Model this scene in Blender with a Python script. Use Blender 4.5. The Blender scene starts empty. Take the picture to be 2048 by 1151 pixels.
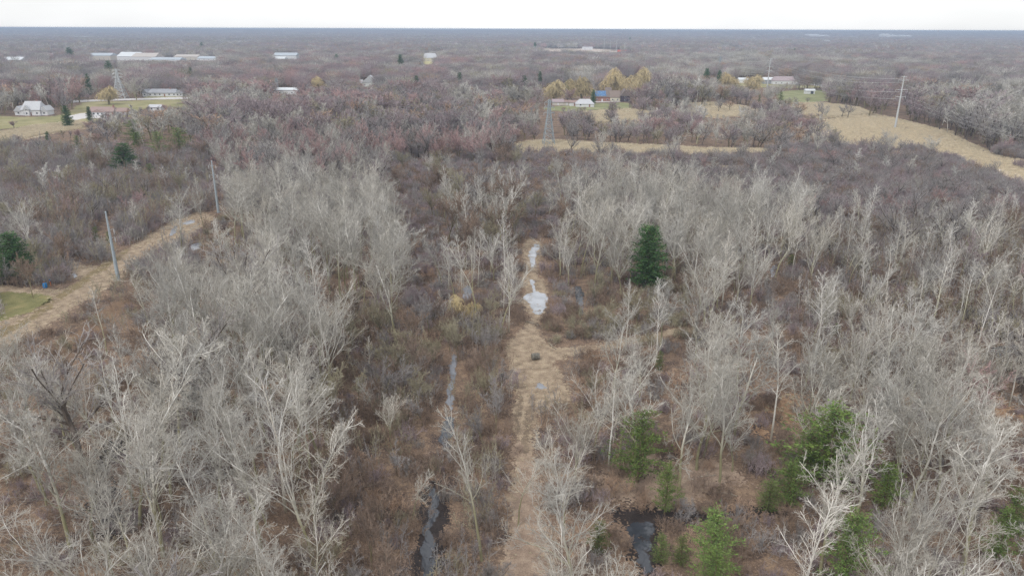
import bpy, bmesh, math, random
import numpy as np
from mathutils import Vector, noise

# ------------------------------------------------------------------ camera, world, sun
scene = bpy.context.scene
COL = scene.collection
CAMH, FPX, CX, CY = 65.0, 1447.0, 1024.0, 575.5     # camera height (m) and focal length in pixels of the 2048 px wide photo
PITCH = math.atan((CY - 58.0) / FPX)
ROLL = math.radians(0.2)
cam_data = bpy.data.cameras.new("camera")
cam_data.sensor_width = 36.0
cam_data.lens = FPX / 2048.0 * 36.0
cam_data.clip_start = 0.5
cam_data.clip_end = 60000.0
cam = bpy.data.objects.new("camera", cam_data)
cam.location = (0, 0, CAMH)
cam.rotation_mode = 'XYZ'
from mathutils import Matrix
cam.matrix_world = Matrix.Translation((0, 0, CAMH)) @ Matrix.Rotation(math.pi/2 - PITCH, 4, 'X') @ Matrix.Rotation(ROLL, 4, 'Z')
COL.objects.link(cam)
scene.camera = cam

SUN_EL, SUN_AZ = math.radians(48), math.radians(215)
world = bpy.data.worlds.new("World"); scene.world = world
world.use_nodes = True
wn, wl = world.node_tree.nodes, world.node_tree.links
wn.clear()
wout = wn.new('ShaderNodeOutputWorld'); bg = wn.new('ShaderNodeBackground')
sky = wn.new('ShaderNodeTexSky'); sky.sky_type = 'NISHITA'; sky.sun_disc = False
sky.sun_elevation = SUN_EL; sky.sun_rotation = SUN_AZ
sky.altitude = 200; sky.air_density = 1.0; sky.dust_density = 2.0; sky.ozone_density = 1.0
bg.inputs['Strength'].default_value = 0.1
tc = wn.new('ShaderNodeTexCoord')
mp = wn.new('ShaderNodeMapping'); mp.inputs['Scale'].default_value = (1.0, 1.0, 3.0)
nz = wn.new('ShaderNodeTexNoise'); nz.inputs['Scale'].default_value = 1.6; nz.inputs['Detail'].default_value = 5
rmp = wn.new('ShaderNodeValToRGB')
rmp.color_ramp.elements[0].position = 0.30; rmp.color_ramp.elements[0].color = (0.70, 0.70, 0.70, 1)
rmp.color_ramp.elements[1].position = 0.55; rmp.color_ramp.elements[1].color = (0.99, 0.99, 0.99, 1)
mx = wn.new('ShaderNodeMix'); mx.data_type = 'RGBA'
CLOUD = mx.inputs[7]; CLOUD.default_value = (10.3, 10.4, 10.5, 1)
wl.new(tc.outputs['Generated'], mp.inputs['Vector']); wl.new(mp.outputs[0], nz.inputs['Vector'])
wl.new(nz.outputs['Fac'], rmp.inputs['Fac']); wl.new(rmp.outputs['Color'], mx.inputs[0])
wl.new(sky.outputs['Color'], mx.inputs[6]); wl.new(mx.outputs[2], bg.inputs['Color'])
wl.new(bg.outputs[0], wout.inputs['Surface'])

sl = bpy.data.lights.new("sun", 'SUN'); sl.energy = 1.5; sl.angle = math.radians(12); sl.color = (1.0, 0.97, 0.92)
so = bpy.data.objects.new("sun", sl)
so.rotation_euler = (math.pi/2 - SUN_EL, 0, math.pi - SUN_AZ)
so.location = (0, 0, 200); COL.objects.link(so)

vs = scene.view_settings
vs.view_transform = 'Standard'; vs.look = 'None'; vs.exposure = 0.08; vs.gamma = 1.0; vs.use_curve_mapping = False
cy = scene.cycles
cy.max_bounces = 4; cy.diffuse_bounces = 1; cy.glossy_bounces = 2; cy.transmission_bounces = 2; cy.volume_bounces = 0
cy.transparent_max_bounces = 4
cy.use_denoising = True
cy.use_adaptive_sampling = False
cy.sample_clamp_indirect = 4.0
try:
    cy.denoiser = 'OPENIMAGEDENOISE'; cy.denoising_input_passes = 'RGB_ALBEDO_NORMAL'; cy.denoising_prefilter = 'NONE'
except Exception:
    pass

R = random.Random(11)

# ------------------------------------------------------------------ photo pixel <-> place on the ground
cp, sp_ = math.cos(PITCH), math.sin(PITCH)
cr, sr = math.cos(ROLL), math.sin(ROLL)
def G(px, py, z=0.0):
    """point on the plane at height z that the photo shows at (px, py)"""
    a, b = px - CX, -(py - CY)
    a, b = a*cr - b*sr, a*sr + b*cr
    dx, dy, dz = a, FPX*cp + b*sp_, -FPX*sp_ + b*cp
    t = (z - CAMH) / dz
    return Vector((dx*t, dy*t, z))
def PX(x, y, z=0.0):
    z = z - CAMH
    f = y*cp - z*sp_
    if f < 1: return (-9999, 9999)
    u = y*sp_ + z*cp
    a, b = FPX*x/f, FPX*u/f
    a, b = a*cr + b*sr, -a*sr + b*cr
    return (CX + a, CY - b)
def height_at(px, ybase, ytop):
    g = G(px, ybase)
    lo, hi = 0.0, 90.0
    for _ in range(40):
        m = (lo+hi)/2
        if PX(g.x, g.y, m)[1] > ytop: lo = m
        else: hi = m
    return g, lo
def inpoly(x, y, poly):
    c = False; n = len(poly); j = n-1
    for i in range(n):
        xi, yi = poly[i]; xj, yj = poly[j]
        if (yi > y) != (yj > y) and x < (xj-xi)*(y-yi)/(yj-yi)+xi: c = not c
        j = i
    return c

# ------------------------------------------------------------------ materials
def nodes_of(name):
    m = bpy.data.materials.new(name); m.use_nodes = True
    nt = m.node_tree; bs = nt.nodes['Principled BSDF']
    bs.inputs['Specular IOR Level'].default_value = 0.2
    return m, nt, bs
def bark(name, col, col2=None, rough=0.85, rand=0.24, scale=0.9, low=None, low_h=8.0, hue=0.55):
    """twig and bark colour: noise mottling, a small per-tree difference, and (low) lichen colour on the lower stem"""
    m, nt, bs = nodes_of(name); N, L = nt.nodes, nt.links
    bs.inputs['Roughness'].default_value = rough
    oi = N.new('ShaderNodeObjectInfo'); t = N.new('ShaderNodeTexCoord')
    n = N.new('ShaderNodeTexNoise'); n.inputs['Scale'].default_value = scale; n.inputs['Detail'].default_value = 3
    L.new(t.outputs['Object'], n.inputs['Vector'])
    mix = N.new('ShaderNodeMix'); mix.data_type = 'RGBA'
    mix.inputs[6].default_value = (*col, 1); mix.inputs[7].default_value = (*(col2 or [c*0.65 for c in col]), 1)
    mr = N.new('ShaderNodeMapRange'); mr.inputs[1].default_value = 0.35; mr.inputs[2].default_value = 0.65
    L.new(n.outputs['Fac'], mr.inputs[0]); L.new(mr.outputs[0], mix.inputs[0])
    src = mix.outputs[2]
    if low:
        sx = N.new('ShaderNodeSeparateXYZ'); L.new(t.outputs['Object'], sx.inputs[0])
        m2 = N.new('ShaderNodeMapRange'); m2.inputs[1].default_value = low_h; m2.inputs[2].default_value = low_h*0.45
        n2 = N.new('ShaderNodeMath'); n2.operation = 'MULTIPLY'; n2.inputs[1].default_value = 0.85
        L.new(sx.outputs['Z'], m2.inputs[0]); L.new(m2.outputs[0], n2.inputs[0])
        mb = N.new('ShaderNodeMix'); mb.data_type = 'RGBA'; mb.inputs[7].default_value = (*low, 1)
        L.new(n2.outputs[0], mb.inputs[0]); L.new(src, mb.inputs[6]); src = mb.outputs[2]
    hs = N.new('ShaderNodeHueSaturation')
    v = N.new('ShaderNodeMapRange'); v.inputs[3].default_value = 1-rand; v.inputs[4].default_value = 1+rand
    L.new(oi.outputs['Random'], v.inputs[0]); L.new(v.outputs[0], hs.inputs['Value'])
    hv = N.new('ShaderNodeMath'); hv.operation = 'MULTIPLY_ADD'; hv.inputs[1].default_value = 37.7; hv.inputs[2].default_value = 0.0
    fr = N.new('ShaderNodeMath'); fr.operation = 'FRACT'; fm = N.new('ShaderNodeMath'); fm.operation = 'MULTIPLY'; fm.inputs[1].default_value = hue
    tm = N.new('ShaderNodeMix'); tm.data_type = 'RGBA'; tm.blend_type = 'MULTIPLY'; tm.inputs[7].default_value = (0.76, 0.68, 0.54, 1)
    L.new(oi.outputs['Random'], hv.inputs[0]); L.new(hv.outputs[0], fr.inputs[0]); L.new(fr.outputs[0], fm.inputs[0]); L.new(fm.outputs[0], tm.inputs[0])
    L.new(src, tm.inputs[6]); L.new(tm.outputs[2], hs.inputs['Color']); L.new(hs.outputs[0], bs.inputs['Base Color'])
    return m
def surf(name, cols, scale=0.2, detail=6, rough=0.9, bump=0.0, fine=None, spec=0.2, stops=None, metal=0.0):
    """two or more colours laid out by noise in object space; fine = (scale, strength) of small speckle"""
    m, nt, bs = nodes_of(name); N, L = nt.nodes, nt.links
    bs.inputs['Roughness'].default_value = rough; bs.inputs['Specular IOR Level'].default_value = spec
    bs.inputs['Metallic'].default_value = metal
    t = N.new('ShaderNodeTexCoord')
    n = N.new('ShaderNodeTexNoise'); n.inputs['Scale'].default_value = scale; n.inputs['Detail'].default_value = detail
    n.inputs['Roughness'].default_value = 0.62
    L.new(t.outputs['Object'], n.inputs['Vector'])
    r = N.new('ShaderNodeValToRGB'); cr_ = r.color_ramp
    st = stops or [0.32 + 0.36*i/(max(1, len(cols)-1)) for i in range(len(cols))]
    while len(cr_.elements) < len(cols): cr_.elements.new(0.5)
    for e, p, c in zip(cr_.elements, st, cols): e.position = p; e.color = (*c, 1)
    L.new(n.outputs['Fac'], r.inputs['Fac']); src = r.outputs['Color']
    if fine:
        n2 = N.new('ShaderNodeTexNoise'); n2.inputs['Scale'].default_value = fine[0]; n2.inputs['Detail'].default_value = 5; n2.inputs['Roughness'].default_value = 0.7
        L.new(t.outputs['Object'], n2.inputs['Vector'])
        v = N.new('ShaderNodeMapRange'); v.inputs[1].default_value = 0.3; v.inputs[2].default_value = 0.7
        v.inputs[3].default_value = 1-fine[1]; v.inputs[4].default_value = 1+fine[1]
        hs = N.new('ShaderNodeHueSaturation'); L.new(n2.outputs['Fac'], v.inputs[0]); L.new(v.outputs[0], hs.inputs['Value'])
        L.new(src, hs.inputs['Color']); src = hs.outputs[0]
    L.new(src, bs.inputs['Base Color'])
    if bump:
        b = N.new('ShaderNodeBump'); b.inputs['Strength'].default_value = bump; b.inputs['Distance'].default_value = 0.3
        n3 = N.new('ShaderNodeTexNoise'); n3.inputs['Scale'].default_value = (fine[0] if fine else scale*6); n3.inputs['Detail'].default_value = 4
        L.new(t.outputs['Object'], n3.inputs['Vector']); L.new(n3.outputs['Fac'], b.inputs['Height']); L.new(b.outputs[0], bs.inputs['Normal'])
    return m
def ground_mat():
    m, nt, bs = nodes_of("leaf_litter"); N, L = nt.nodes, nt.links
    bs.inputs['Roughness'].default_value = 0.95
    t = N.new('ShaderNodeTexCoord')
    def nz_(s, d=6, r=0.6):
        n = N.new('ShaderNodeTexNoise'); n.inputs['Scale'].default_value = s; n.inputs['Detail'].default_value = d; n.inputs['Roughness'].default_value = r
        L.new(t.outputs['Object'], n.inputs['Vector']); return n.outputs['Fac']
    def ramp(f, a, b, ca, cb):
        r = N.new('ShaderNodeMapRange'); r.inputs[1].default_value = a; r.inputs[2].default_value = b; L.new(f, r.inputs[0])
        x = N.new('ShaderNodeMix'); x.data_type = 'RGBA'; L.new(r.outputs[0], x.inputs[0])
        for k, c in ((6, ca), (7, cb)):
            if isinstance(c, tuple): x.inputs[k].default_value = (*c, 1)
            else: L.new(c, x.inputs[k])
        return x.outputs[2]
    a = ramp(nz_(0.07), 0.38, 0.62, (0.115, 0.083, 0.067), (0.22, 0.15, 0.108))
    b = ramp(nz_(0.55, 9, 0.75), 0.48, 0.62, a, (0.33, 0.235, 0.16))     # drifts of paler leaves
    c = ramp(nz_(0.13, 7, 0.7), 0.50, 0.62, b, (0.055, 0.042, 0.042))    # wet black ground
    c = ramp(nz_(0.9, 6, 0.75), 0.54, 0.66, c, (0.085, 0.062, 0.055))
    d = ramp(nz_(3.0, 6, 0.8), 0.50, 0.64, c, (0.40, 0.28, 0.19))        # single leaves
    e = ramp(nz_(5.0, 6, 0.8), 0.52, 0.66, d, (0.06, 0.045, 0.04))
    L.new(e, bs.inputs['Base Color'])
    bp = N.new('ShaderNodeBump'); bp.inputs['Strength'].default_value = 0.7; bp.inputs['Distance'].default_value = 0.15
    L.new(nz_(4.0, 6, 0.75), bp.inputs['Height']); L.new(bp.outputs[0], bs.inputs['Normal'])
    return m
def water(name, col, rough=0.06, ior=1.45):
    m, nt, bs = nodes_of(name); N, L = nt.nodes, nt.links
    bs.inputs['Base Color'].default_value = (*col, 1); bs.inputs['Roughness'].default_value = rough
    bs.inputs['IOR'].default_value = ior; bs.inputs['Specular IOR Level'].default_value = 0.5
    t = N.new('ShaderNodeTexCoord'); n = N.new('ShaderNodeTexNoise'); n.inputs['Scale'].default_value = 1.2; n.inputs['Detail'].default_value = 3
    b = N.new('ShaderNodeBump'); b.inputs['Strength'].default_value = 0.03; b.inputs['Distance'].default_value = 0.05
    L.new(t.outputs['Object'], n.inputs['Vector']); L.new(n.outputs['Fac'], b.inputs['Height']); L.new(b.outputs[0], bs.inputs['Normal'])
    n2 = N.new('ShaderNodeTexNoise'); n2.inputs['Scale'].default_value = 0.25; n2.inputs['Detail'].default_value = 3
    L.new(t.outputs['Object'], n2.inputs['Vector'])
    x = N.new('ShaderNodeMix'); x.data_type = 'RGBA'; x.inputs[6].default_value = (*[c*0.85 for c in col], 1); x.inputs[7].default_value = (*[min(1, c*1.12) for c in col], 1)
    mr = N.new('ShaderNodeMapRange'); mr.inputs[1].default_value = 0.38; mr.inputs[2].default_value = 0.58
    L.new(n2.outputs['Fac'], mr.inputs[0]); L.new(mr.outputs[0], x.inputs[0]); L.new(x.outputs[2], bs.inputs['Base Color'])
    return m
def plain(name, col, rough=0.7, metal=0.0, var=0.12, scale=1.5, spec=0.3):
    return surf(name, [tuple(c*(1-var) for c in col), tuple(min(1, c*(1+var)) for c in col)], scale=scale, detail=5, rough=rough, spec=spec, metal=metal)

OLIVE = (0.255, 0.235, 0.105)
M = dict(
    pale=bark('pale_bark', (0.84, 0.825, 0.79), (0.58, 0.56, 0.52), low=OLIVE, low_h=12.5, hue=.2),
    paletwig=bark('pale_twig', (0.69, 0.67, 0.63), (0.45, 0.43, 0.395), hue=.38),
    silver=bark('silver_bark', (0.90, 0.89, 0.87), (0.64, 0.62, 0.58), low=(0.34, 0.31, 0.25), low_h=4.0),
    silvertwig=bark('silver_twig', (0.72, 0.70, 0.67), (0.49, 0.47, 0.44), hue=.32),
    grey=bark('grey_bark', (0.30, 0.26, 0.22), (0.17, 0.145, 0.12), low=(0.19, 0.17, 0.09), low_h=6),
    greytwig=bark('grey_twig', (0.45, 0.425, 0.42), (0.29, 0.27, 0.275), rand=0.14, hue=.35),
    mauvetwig=bark('mauve_twig', (0.48, 0.395, 0.415), (0.31, 0.25, 0.27), rand=0.13, hue=.3),
    redtwig=bark('red_twig', (0.60, 0.42, 0.41), (0.44, 0.31, 0.31), rand=0.14, hue=.35),
    browntwig=bark('brown_twig', (0.42, 0.32, 0.26), (0.24, 0.178, 0.142), rand=0.16, hue=.4),
    rusttwig=bark('rust_twig', (0.62, 0.44, 0.33), (0.45, 0.32, 0.235), rand=0.15, hue=.3),
    olivetwig=bark('olive_twig', (0.47, 0.43, 0.31), (0.31, 0.28, 0.20), rand=0.15, hue=.3),
    goldtwig=bark('golden_twig', (0.80, 0.66, 0.38), (0.58, 0.48, 0.30), hue=.3),
    tan=bark('dry_reed', (0.90, 0.80, 0.61), (0.74, 0.62, 0.45), hue=.3, rand=.12),
    darkbark=bark('dark_bark', (0.15, 0.125, 0.11), (0.085, 0.07, 0.06)),
    needle=bark('pine_needle', (0.22, 0.32, 0.085), (0.09, 0.155, 0.05), rand=0.2, scale=1.6, hue=.35),
    needledark=bark('spruce_needle', (0.105, 0.21, 0.07), (0.05, 0.115, 0.05), rand=0.15),
    needlelight=bark('cedar_needle', (0.19, 0.25, 0.08), (0.09, 0.14, 0.05), rand=0.2, scale=1.6),
    pinebark=bark('pine_bark', (0.20, 0.15, 0.11)),
)

# ------------------------------------------------------------------ mesh helpers
def mesh_from(name, V, F, mats, mi=None):
    V = np.asarray(V, dtype=np.float32); F = np.asarray(F, dtype=np.int32)
    me = bpy.data.meshes.new(name)
    me.vertices.add(len(V)); me.vertices.foreach_set('co', V.ravel())
    k = F.shape[1]
    me.loops.add(F.size); me.loops.foreach_set('vertex_index', F.ravel())
    me.polygons.add(len(F))
    me.polygons.foreach_set('loop_start', np.arange(0, F.size, k, dtype=np.int32))
    for m in mats: me.materials.append(m)
    if mi is not None: me.polygons.foreach_set('material_index', np.asarray(mi, dtype=np.int32))
    me.update(calc_edges=True); me.validate()
    return me
def tubes(S, sides):
    """S: rows of x0 y0 z0 x1 y1 z1 r0 r1"""
    S = np.asarray(S, dtype=np.float64).reshape(-1, 8)
    p0, p1, r0, r1 = S[:, :3], S[:, 3:6], S[:, 6], S[:, 7]
    d = p1-p0; d /= np.maximum(np.linalg.norm(d, axis=1, keepdims=True), 1e-9)
    ref = np.where(np.abs(d[:, 2:3]) > 0.9, np.array([[1.0, 0, 0]]), np.array([[0, 0, 1.0]]))
    u = np.cross(d, ref); u /= np.linalg.norm(u, axis=1, keepdims=True); v = np.cross(d, u)
    a = np.arange(sides)*2*np.pi/sides
    ring = u[:, None, :]*np.cos(a)[None, :, None] + v[:, None, :]*np.sin(a)[None, :, None]
    A = p0[:, None, :] + ring*r0[:, None, None]; B = p1[:, None, :] + ring*r1[:, None, None]
    V = np.concatenate([A, B], axis=1).reshape(-1, 3)
    n = len(S); base = (np.arange(n)*2*sides)[:, None]
    i = np.arange(sides); j = (i+1) % sides
    F = np.stack([base+i, base+j, base+sides+j, base+sides+i], axis=2).reshape(-1, 4)
    return V, F
def tube_mesh(name, groups, mats):
    """groups: list of (segments, sides, material slot)"""
    Vs, Fs, Ms, o = [], [], [], 0
    for S, sides, slot in groups:
        if len(S) == 0: continue
        V, F = tubes(S, sides); Vs.append(V); Fs.append(F+o); Ms += [slot]*len(F); o += len(V)
    return mesh_from(name, np.concatenate(Vs), np.concatenate(Fs), mats, Ms)

# ------------------------------------------------------------------ growing bare trees
def nrm(x, y, z):
    l = math.sqrt(x*x+y*y+z*z) or 1e-9
    return x/l, y/l, z/l
def grow(seed, levels, L0, r0, d0=(0, 0, 1), p0=(0, 0, 0)):
    """levels[k] = dict(n segments, w wander, up tropism, tip taper, nc children, s0 s1 where, a angle, av angle spread, ratio, prof)"""
    rg = random.Random(seed); out = [[] for _ in levels]
    def br(p, d, L, r, k):
        S = levels[k]; n = S['n']; st = L/n; tip = S.get('tip', 0.3)
        pts = [p]; ds = []; w = S['w']; up = S.get('up', 0); c_ = S.get('curl', 0.6)*w; kx, ky, kz = rg.gauss(0, c_), rg.gauss(0, c_), rg.gauss(0, c_*.6)
        for i in range(n):
            d = nrm(d[0]+kx+rg.gauss(0, w), d[1]+ky+rg.gauss(0, w), d[2]+kz+rg.gauss(0, w*0.7)+up)
            q = (p[0]+d[0]*st, p[1]+d[1]*st, p[2]+d[2]*st)
            ra = r*(1-(1-tip)*i/n); rb = r*(1-(1-tip)*(i+1)/n)
            out[k].append((*p, *q, ra, rb)); pts.append(q); ds.append(d); p = q
        if k+1 >= len(levels): return
        nc = S['nc']; nc = int(nc) + (1 if rg.random() < nc-int(nc) else 0)
        az = rg.random()*6.283
        for c in range(nc):
            t = S['s0'] + (S['s1']-S['s0'])*(c+rg.random()*0.9)/max(nc, 1); t = min(t, 0.999)
            i = int(t*n); f = t*n-i
            a, b = pts[i], pts[i+1]; q = tuple(a[j]+(b[j]-a[j])*f for j in range(3)); dd = ds[i]
            az += 2.4+rg.gauss(0, 0.4)
            ux, uy, uz = nrm(*( (dd[1], -dd[0], 0) if abs(dd[2]) < 0.95 else (1, 0, 0)))
            vx, vy, vz = dd[1]*uz-dd[2]*uy, dd[2]*ux-dd[0]*uz, dd[0]*uy-dd[1]*ux
            ang = S['a']+rg.gauss(0, S.get('av', 0.15)) + S.get('at', 0)*(t-0.5)
            ca, sa = math.cos(ang), math.sin(ang); c1, s1_ = math.cos(az)*sa, math.sin(az)*sa
            nd = nrm(dd[0]*ca+ux*c1+vx*s1_, dd[1]*ca+uy*c1+vy*s1_, dd[2]*ca+uz*c1+vz*s1_)
            tt = (t-S['s0'])/max(1e-6, S['s1']-S['s0'])
            cl = L*S['ratio']*S.get('prof', lambda x: 1-0.4*x)(tt)*rg.uniform(0.75, 1.2)
            rr = r*(1-(1-tip)*t)
            br(q, nd, cl, min(rr*S.get('rr', 0.6), rr), k+1)
    br(p0, d0, L0, r0, 0)
    return out
def thick(segs, rmin):
    return [(*s[:6], max(s[6], rmin), max(s[7], rmin)) for s in segs]

def spec_cotton(q):      # strong stem, crooked spreading limbs
    return [dict(n=14, w=0.055, up=0.05, tip=0.28, nc=13, s0=0.34, s1=1, a=0.80, at=-0.75, av=0.2, ratio=0.56, rr=0.55, curl=0.3, prof=lambda x: 0.95-0.35*x),
            dict(n=8, w=0.16, up=0.13, tip=0.22, nc=7.5, s0=0.2, s1=1, a=0.68, av=0.2, ratio=0.42, rr=0.6),
            dict(n=5, w=0.20, up=0.07, tip=0.3, nc=6*q, s0=0.15, s1=1, a=0.72, av=0.25, ratio=0.44, rr=0.62),
            dict(n=3, w=0.22, up=0.06, tip=0.4, nc=5*q, s0=0.1, s1=1, a=0.7, av=0.25, ratio=0.55, rr=0.62),
            dict(n=2, w=0.25, up=0.05, tip=0.5)]
def spec_ash(q):         # vase of ascending limbs, feathery fans of twigs
    return [dict(n=8, w=0.05, up=0.05, tip=0.55, nc=7.5, s0=0.5, s1=1, a=0.42, at=-0.25, av=0.12, ratio=1.35, rr=0.62, prof=lambda x: 0.85+0.2*x),
            dict(n=10, w=0.10, up=0.06, tip=0.16, nc=10, s0=0.18, s1=1, a=0.58, av=0.15, ratio=0.36, rr=0.55, prof=lambda x: 1.1-0.6*x),
            dict(n=5, w=0.13, up=0.14, tip=0.3, nc=6*q, s0=0.1, s1=1, a=0.58, av=0.18, ratio=0.46, rr=0.6),
            dict(n=3, w=0.15, up=0.13, tip=0.4, nc=4*q, s0=0.1, s1=1, a=0.52, av=0.2, ratio=0.62, rr=0.65),
            dict(n=2, w=0.15, up=0.1, tip=0.5)]
def spec_slim(q):        # straight pole stem, short ascending branches
    return [dict(n=16, w=0.03, up=0.04, tip=0.12, nc=22, s0=0.38, s1=0.99, a=0.80, at=-0.7, av=0.15, ratio=0.21, rr=0.42, prof=lambda x: 1.15-0.75*x),
            dict(n=5, w=0.12, up=0.09, tip=0.3, nc=6, s0=0.15, s1=1, a=0.62, av=0.18, ratio=0.46, rr=0.6),
            dict(n=3, w=0.16, up=0.08, tip=0.4, nc=5*q, s0=0.1, s1=1, a=0.62, av=0.2, ratio=0.55, rr=0.65),
            dict(n=2, w=0.2, up=0.06, tip=0.5)]
def spec_round(q):       # low forking round crown
    return [dict(n=6, w=0.06, up=0.03, tip=0.6, nc=8, s0=0.5, s1=1, a=0.75, at=-0.8, av=0.15, ratio=1.15, rr=0.6, prof=lambda x: 0.85+0.1*x),
            dict(n=7, w=0.12, up=0.07, tip=0.2, nc=9, s0=0.2, s1=1, a=0.65, av=0.15, ratio=0.42, rr=0.55, prof=lambda x: 1.05-0.4*x),
            dict(n=4, w=0.16, up=0.09, tip=0.3, nc=6*q, s0=0.1, s1=1, a=0.6, av=0.18, ratio=0.5, rr=0.6),
            dict(n=2, w=0.2, up=0.08, tip=0.5)]
def make_bare(name, seed, spec, L0, r0, rt, mats, q=1.0, thin=(0.026, 0.016, 0.0105), cut=1):
    """returns trunk mesh, crown mesh; cut = how many levels count as trunk"""
    o = grow(seed, spec(q), L0, r0)
    nl = len(o)
    rmins = {nl-1: thin[2], nl-2: thin[1], nl-3: thin[0]}
    groups_t = [(o[k], 8 if k == 0 else 6, 0) for k in range(cut)]
    groups_c = [(thick(o[k], rmins.get(k, 0.04)), 5 if k < 2 else 3, 0 if k < 2 else 1) for k in range(cut, nl)]
    return (tube_mesh(name+'_trunk', groups_t, [mats[0]]), tube_mesh(name+'_crown', groups_c, list(mats)),
            tube_mesh(name+'_whole', groups_t+groups_c, list(mats)))
def top_of(me):
    c = np.empty(len(me.vertices)*3, dtype=np.float32); me.vertices.foreach_get('co', c); c = c.reshape(-1, 3)
    return float(c[:, 2].max()), float(np.percentile(np.hypot(c[:, 0], c[:, 1]), 92))

PROTO = {}   # kind -> list of dict(trunk, crown, whole, h, r)
def reg(kind, t, c, w):
    h, r = top_of(w); PROTO.setdefault(kind, []).append(dict(trunk=t, crown=c, whole=w, h=h, r=r, i=len(PROTO.get(kind, []))))
PALE, SILV = (M['pale'], M['paletwig']), (M['silver'], M['silvertwig'])
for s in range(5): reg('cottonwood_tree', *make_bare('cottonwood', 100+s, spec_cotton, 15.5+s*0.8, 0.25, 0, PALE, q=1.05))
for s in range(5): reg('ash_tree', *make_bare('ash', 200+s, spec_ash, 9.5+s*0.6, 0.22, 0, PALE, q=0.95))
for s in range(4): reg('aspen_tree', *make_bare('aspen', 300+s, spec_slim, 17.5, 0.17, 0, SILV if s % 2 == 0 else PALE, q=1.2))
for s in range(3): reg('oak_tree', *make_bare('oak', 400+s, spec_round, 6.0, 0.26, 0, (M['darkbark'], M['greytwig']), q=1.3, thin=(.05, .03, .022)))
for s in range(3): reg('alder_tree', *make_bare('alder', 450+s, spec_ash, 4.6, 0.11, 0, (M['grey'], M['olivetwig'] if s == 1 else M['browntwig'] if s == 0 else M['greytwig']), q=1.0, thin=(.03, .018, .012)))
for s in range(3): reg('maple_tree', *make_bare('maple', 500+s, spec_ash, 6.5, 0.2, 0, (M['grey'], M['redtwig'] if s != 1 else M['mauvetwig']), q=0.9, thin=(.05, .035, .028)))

# thinner-branched, fewer-twig builds of the same kinds for the middle distance
MID = {}
def mid(kind, n, seed, spec, L0, r0, mats, q, thin):
    for s in range(n):
        w = make_bare('mid_'+kind, seed+s, spec, L0, r0, 0, mats, q, thin)[2]; h, r = top_of(w)
        MID.setdefault(kind, []).append(dict(whole=w, h=h, r=r))
T1 = (.075, .048, .034)
mid('pale', 3, 600, spec_ash, 9.0, 0.25, PALE, 0.8, T1)
mid('palewide', 2, 610, spec_cotton, 15, 0.28, PALE, 0.62, T1)
mid('slim', 2, 620, spec_slim, 17, 0.17, SILV, 0.8, T1)
mid('grey', 3, 630, spec_round, 5.5, 0.24, (M['darkbark'], M['greytwig']), 1.2, T1)
mid('mauve', 3, 640, spec_round, 5.5, 0.24, (M['grey'], M['mauvetwig']), 1.2, T1)
mid('red', 2, 650, spec_ash, 7, 0.24, (M['grey'], M['redtwig']), 0.8, T1)
mid('rust', 1, 660, spec_round, 5.0, 0.24, (M['grey'], M['rusttwig']), 0.9, T1)
mid('olive', 1, 670, spec_round, 5.0, 0.24, (M['grey'], M['olivetwig']), 0.9, T1)

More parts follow.
